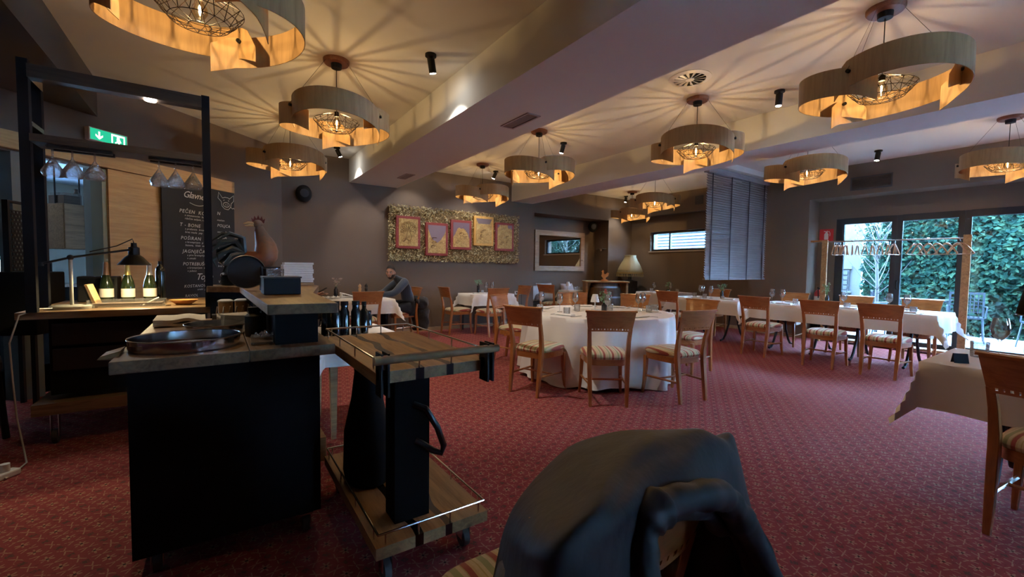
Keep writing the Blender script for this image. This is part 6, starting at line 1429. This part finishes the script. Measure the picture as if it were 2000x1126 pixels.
o = m.build('tassels', mat('tassel', (.50, .42, .26), .9), t); o['kind'] = 'stuff'
m = MB(); m.lathe([(0, 0), (.24, 0), (.24, .03), (.20, .06), (.20, .98), (.05, 1.02), (.03, 1.25), (0, 1.25)], n=28); m.build('stand', mat('stand_dark', (.02, .015, .012), .7), t)
# ---------------------------------------------------------------- coat rack in the door recess
t = thing('coat_rack', 'wooden-posted coat rack with a steel rail in front of the glass doors', 'coat rack', (9.45, 2.5, 0))
for y_ in (.92, -.95): m = MB(); m.box(-.02, .025, y_-.045, y_+.045, .03, 1.885); m.build('post', oak_m, t, smooth=False, bevel=.003)
m = MB(); m.box(-.10, .12, -1.0, 1.0, .03, .07); m.build('foot_board', oak_m, t, smooth=False)
for y_ in (.92, -.95): m = MB(); m.box(-.2, .2, y_-.04, y_+.04, 0, .03); m.build('foot', oak_m, t, smooth=False)
m = MB(); m.tube([(0, 1.12, 1.855), (0, -1.0, 1.835)], .013, 10); m.build('rail', steel_m, t)
m = MB(); m.box(-.03, .03, .95, 1.15, 1.855, 1.885); m.build('side_arm', oak_m, t, smooth=False)
hw = wood('hanger_wood', (.42, .22, .11), (.3, .15, .07), 'x', 2, .4)
def hanger_parts(t):
    m = MB(); pts = [(-.21+.42*i/14, 0, -.185+.16*math.cos(PI*(i/14-.5))**1.2) for i in range(15)]; rows = []
    for p in pts: rows.append([(p[0], -.007, p[2]-.013), (p[0], .007, p[2]-.013), (p[0], .007, p[2]+.013), (p[0], -.007, p[2]+.013)])
    m.grid(rows, closed=True); m.f += [(3, 2, 1, 0), (56, 57, 58, 59)]; m.build('shoulder_bar', hw, t, auto=50)
    m = MB(); m.tube([(-.19, 0, -.195), (.19, 0, -.195)], .005, 6); m.build('trouser_bar', hw, t)
    m = MB(); m.tube([(0, 0, -.015), (0, 0, .012), (.012, 0, .022), (.020, 0, .036), (.012, 0, .052), (0, 0, .056), (-.014, 0, .048), (-.018, 0, .036)], .0022, 5); m.build('hook', steel_m, t)
HY = [(3.268, 8), (3.235, 12), (3.205, 6), (3.172, 14), (3.135, 10), (3.10, 4), (3.071, 16), (2.994, 20), (2.919, 10), (2.808, 5), (2.70, 8), (2.594, 4), (2.49, 6), (2.416, -8), (2.40, 10), (2.15, -15), (2.099, 38), (1.99, 44), (1.887, 50), (1.78, 48), (1.66, 42), (1.62, 55)]
h0 = None
for k, (y_, a_) in enumerate(HY):
    lb = 'wooden coat hanger on the rack, %s' % (['at the very left of the bunch', 'second in the left bunch', 'third in the left bunch', 'fourth in the left bunch', 'fifth in the left bunch', 'sixth in the left bunch', 'last of the left bunch', 'first right of the left bunch', 'second right of the left bunch', 'before the left pane, slightly apart', 'centred before the left pane', 'before the right half of the left pane', 'near the first door mullion', 'on the first mullion, front', 'on the first mullion, behind', 'just right of the first mullion', 'first of the turned ones', 'second of the turned ones', 'third of the turned ones', 'fourth of the turned ones', 'next to last before the right post', 'touching the right post'][k])
    loc = (9.45, y_, 1.802-.0095*(3.5-y_)); rz = math.radians(a_)
    if h0 is None: h0 = thing('coat_hanger', lb, 'coat hanger', loc, rz, 'coat hangers'); hanger_parts(h0); index_kids(h0)
    else: dup(h0, loc, rz, lb, 'coat hangers')
# fire sign and extinguisher
t = thing('extinguisher_sign', 'square red sign with a white fire extinguisher pictogram', 'sign', (XD, 3.515, 2.0)); m = MB(); m.box(-.008, 0, -.115, .115, -.115, .115); m.build('plate', mat('sign_red', (.50, .02, .02), .5), t, smooth=False)
m = MB(); ext = [(-.03, -.085), (.03, -.085), (.035, -.07), (.035, .02), (.02, .04), (.012, .045), (.012, .06), (-.012, .06), (-.012, .045), (-.02, .04), (-.035, .02), (-.035, -.07)]
m.plate(ext, (-.009, -.0, 0), (0, -1, 0), (0, 0, 1), (-1, 0, 0), .002); m.tube([(-.010, -.012, .055), (-.010, -.045, .07), (-.010, -.06, .04), (-.010, -.058, -.02)], .005, 6); m.tube([(-.010, .04, .075), (-.010, .0, .065), (-.010, -.02, .08)], .006, 6); m.build('pictogram', white_m, t, smooth=False)
t = thing('fire_extinguisher', 'red fire extinguisher standing in the recess corner below the sign', 'fire extinguisher', (9.60, 3.54, .64)); m = MB(); m.lathe([(0, 0), (.07, 0), (.075, .02), (.075, .24), (.05, .29), (.02, .305), (0, .305)], n=24); m.build('cylinder', mat('ext_red', (.45, .015, .012), .3, coat=.5), t)
m = MB(); m.cyl((0, 0, 0), .018, .30, .34, 12); m.box(-.05, .01, -.012, .012, .33, .35); m.tube([(-.02, 0, .33), (-.09, -.02, .30), (-.10, -.03, .15)], .009, 8); m.build('valve', black_m, t)
m = MB(); m.lathe([(.0755, .08), (.0755, .18)], n=24); m.build('label', lab, t)
m = MB(); m.cyl((9.60, 3.54, 0), .11, 0, .64, 20); tag(m.build('round_pedestal', blackw_m), 'black pedestal the fire extinguisher stands on in the recess corner', 'pedestal')
# dark cone shade at the right picture edge
t = thing('cone_shade_lamp', 'dark cone-shaped lamp shade at the right picture edge behind the near right table', 'floor lamp', (5.9, .44, 0))
m = MB(); m.lathe([(.20, .94), (.13, 1.34), (.125, 1.34), (.195, .94)], n=36); m.build('lamp_shade', blackw_m, t)
m = MB(); m.lathe([(.202, .932), (.202, .942), (.194, .942), (.194, .932), (.202, .932)], n=36); m.build('bottom_rim', steel_m, t)
m = MB(); m.cyl((0, 0, 0), .012, .02, 1.2, 10); m.build('pole', black_m, t)
m = MB(); m.cyl((0, 0, 0), .14, 0, .02, 24); m.build('base', black_m, t)
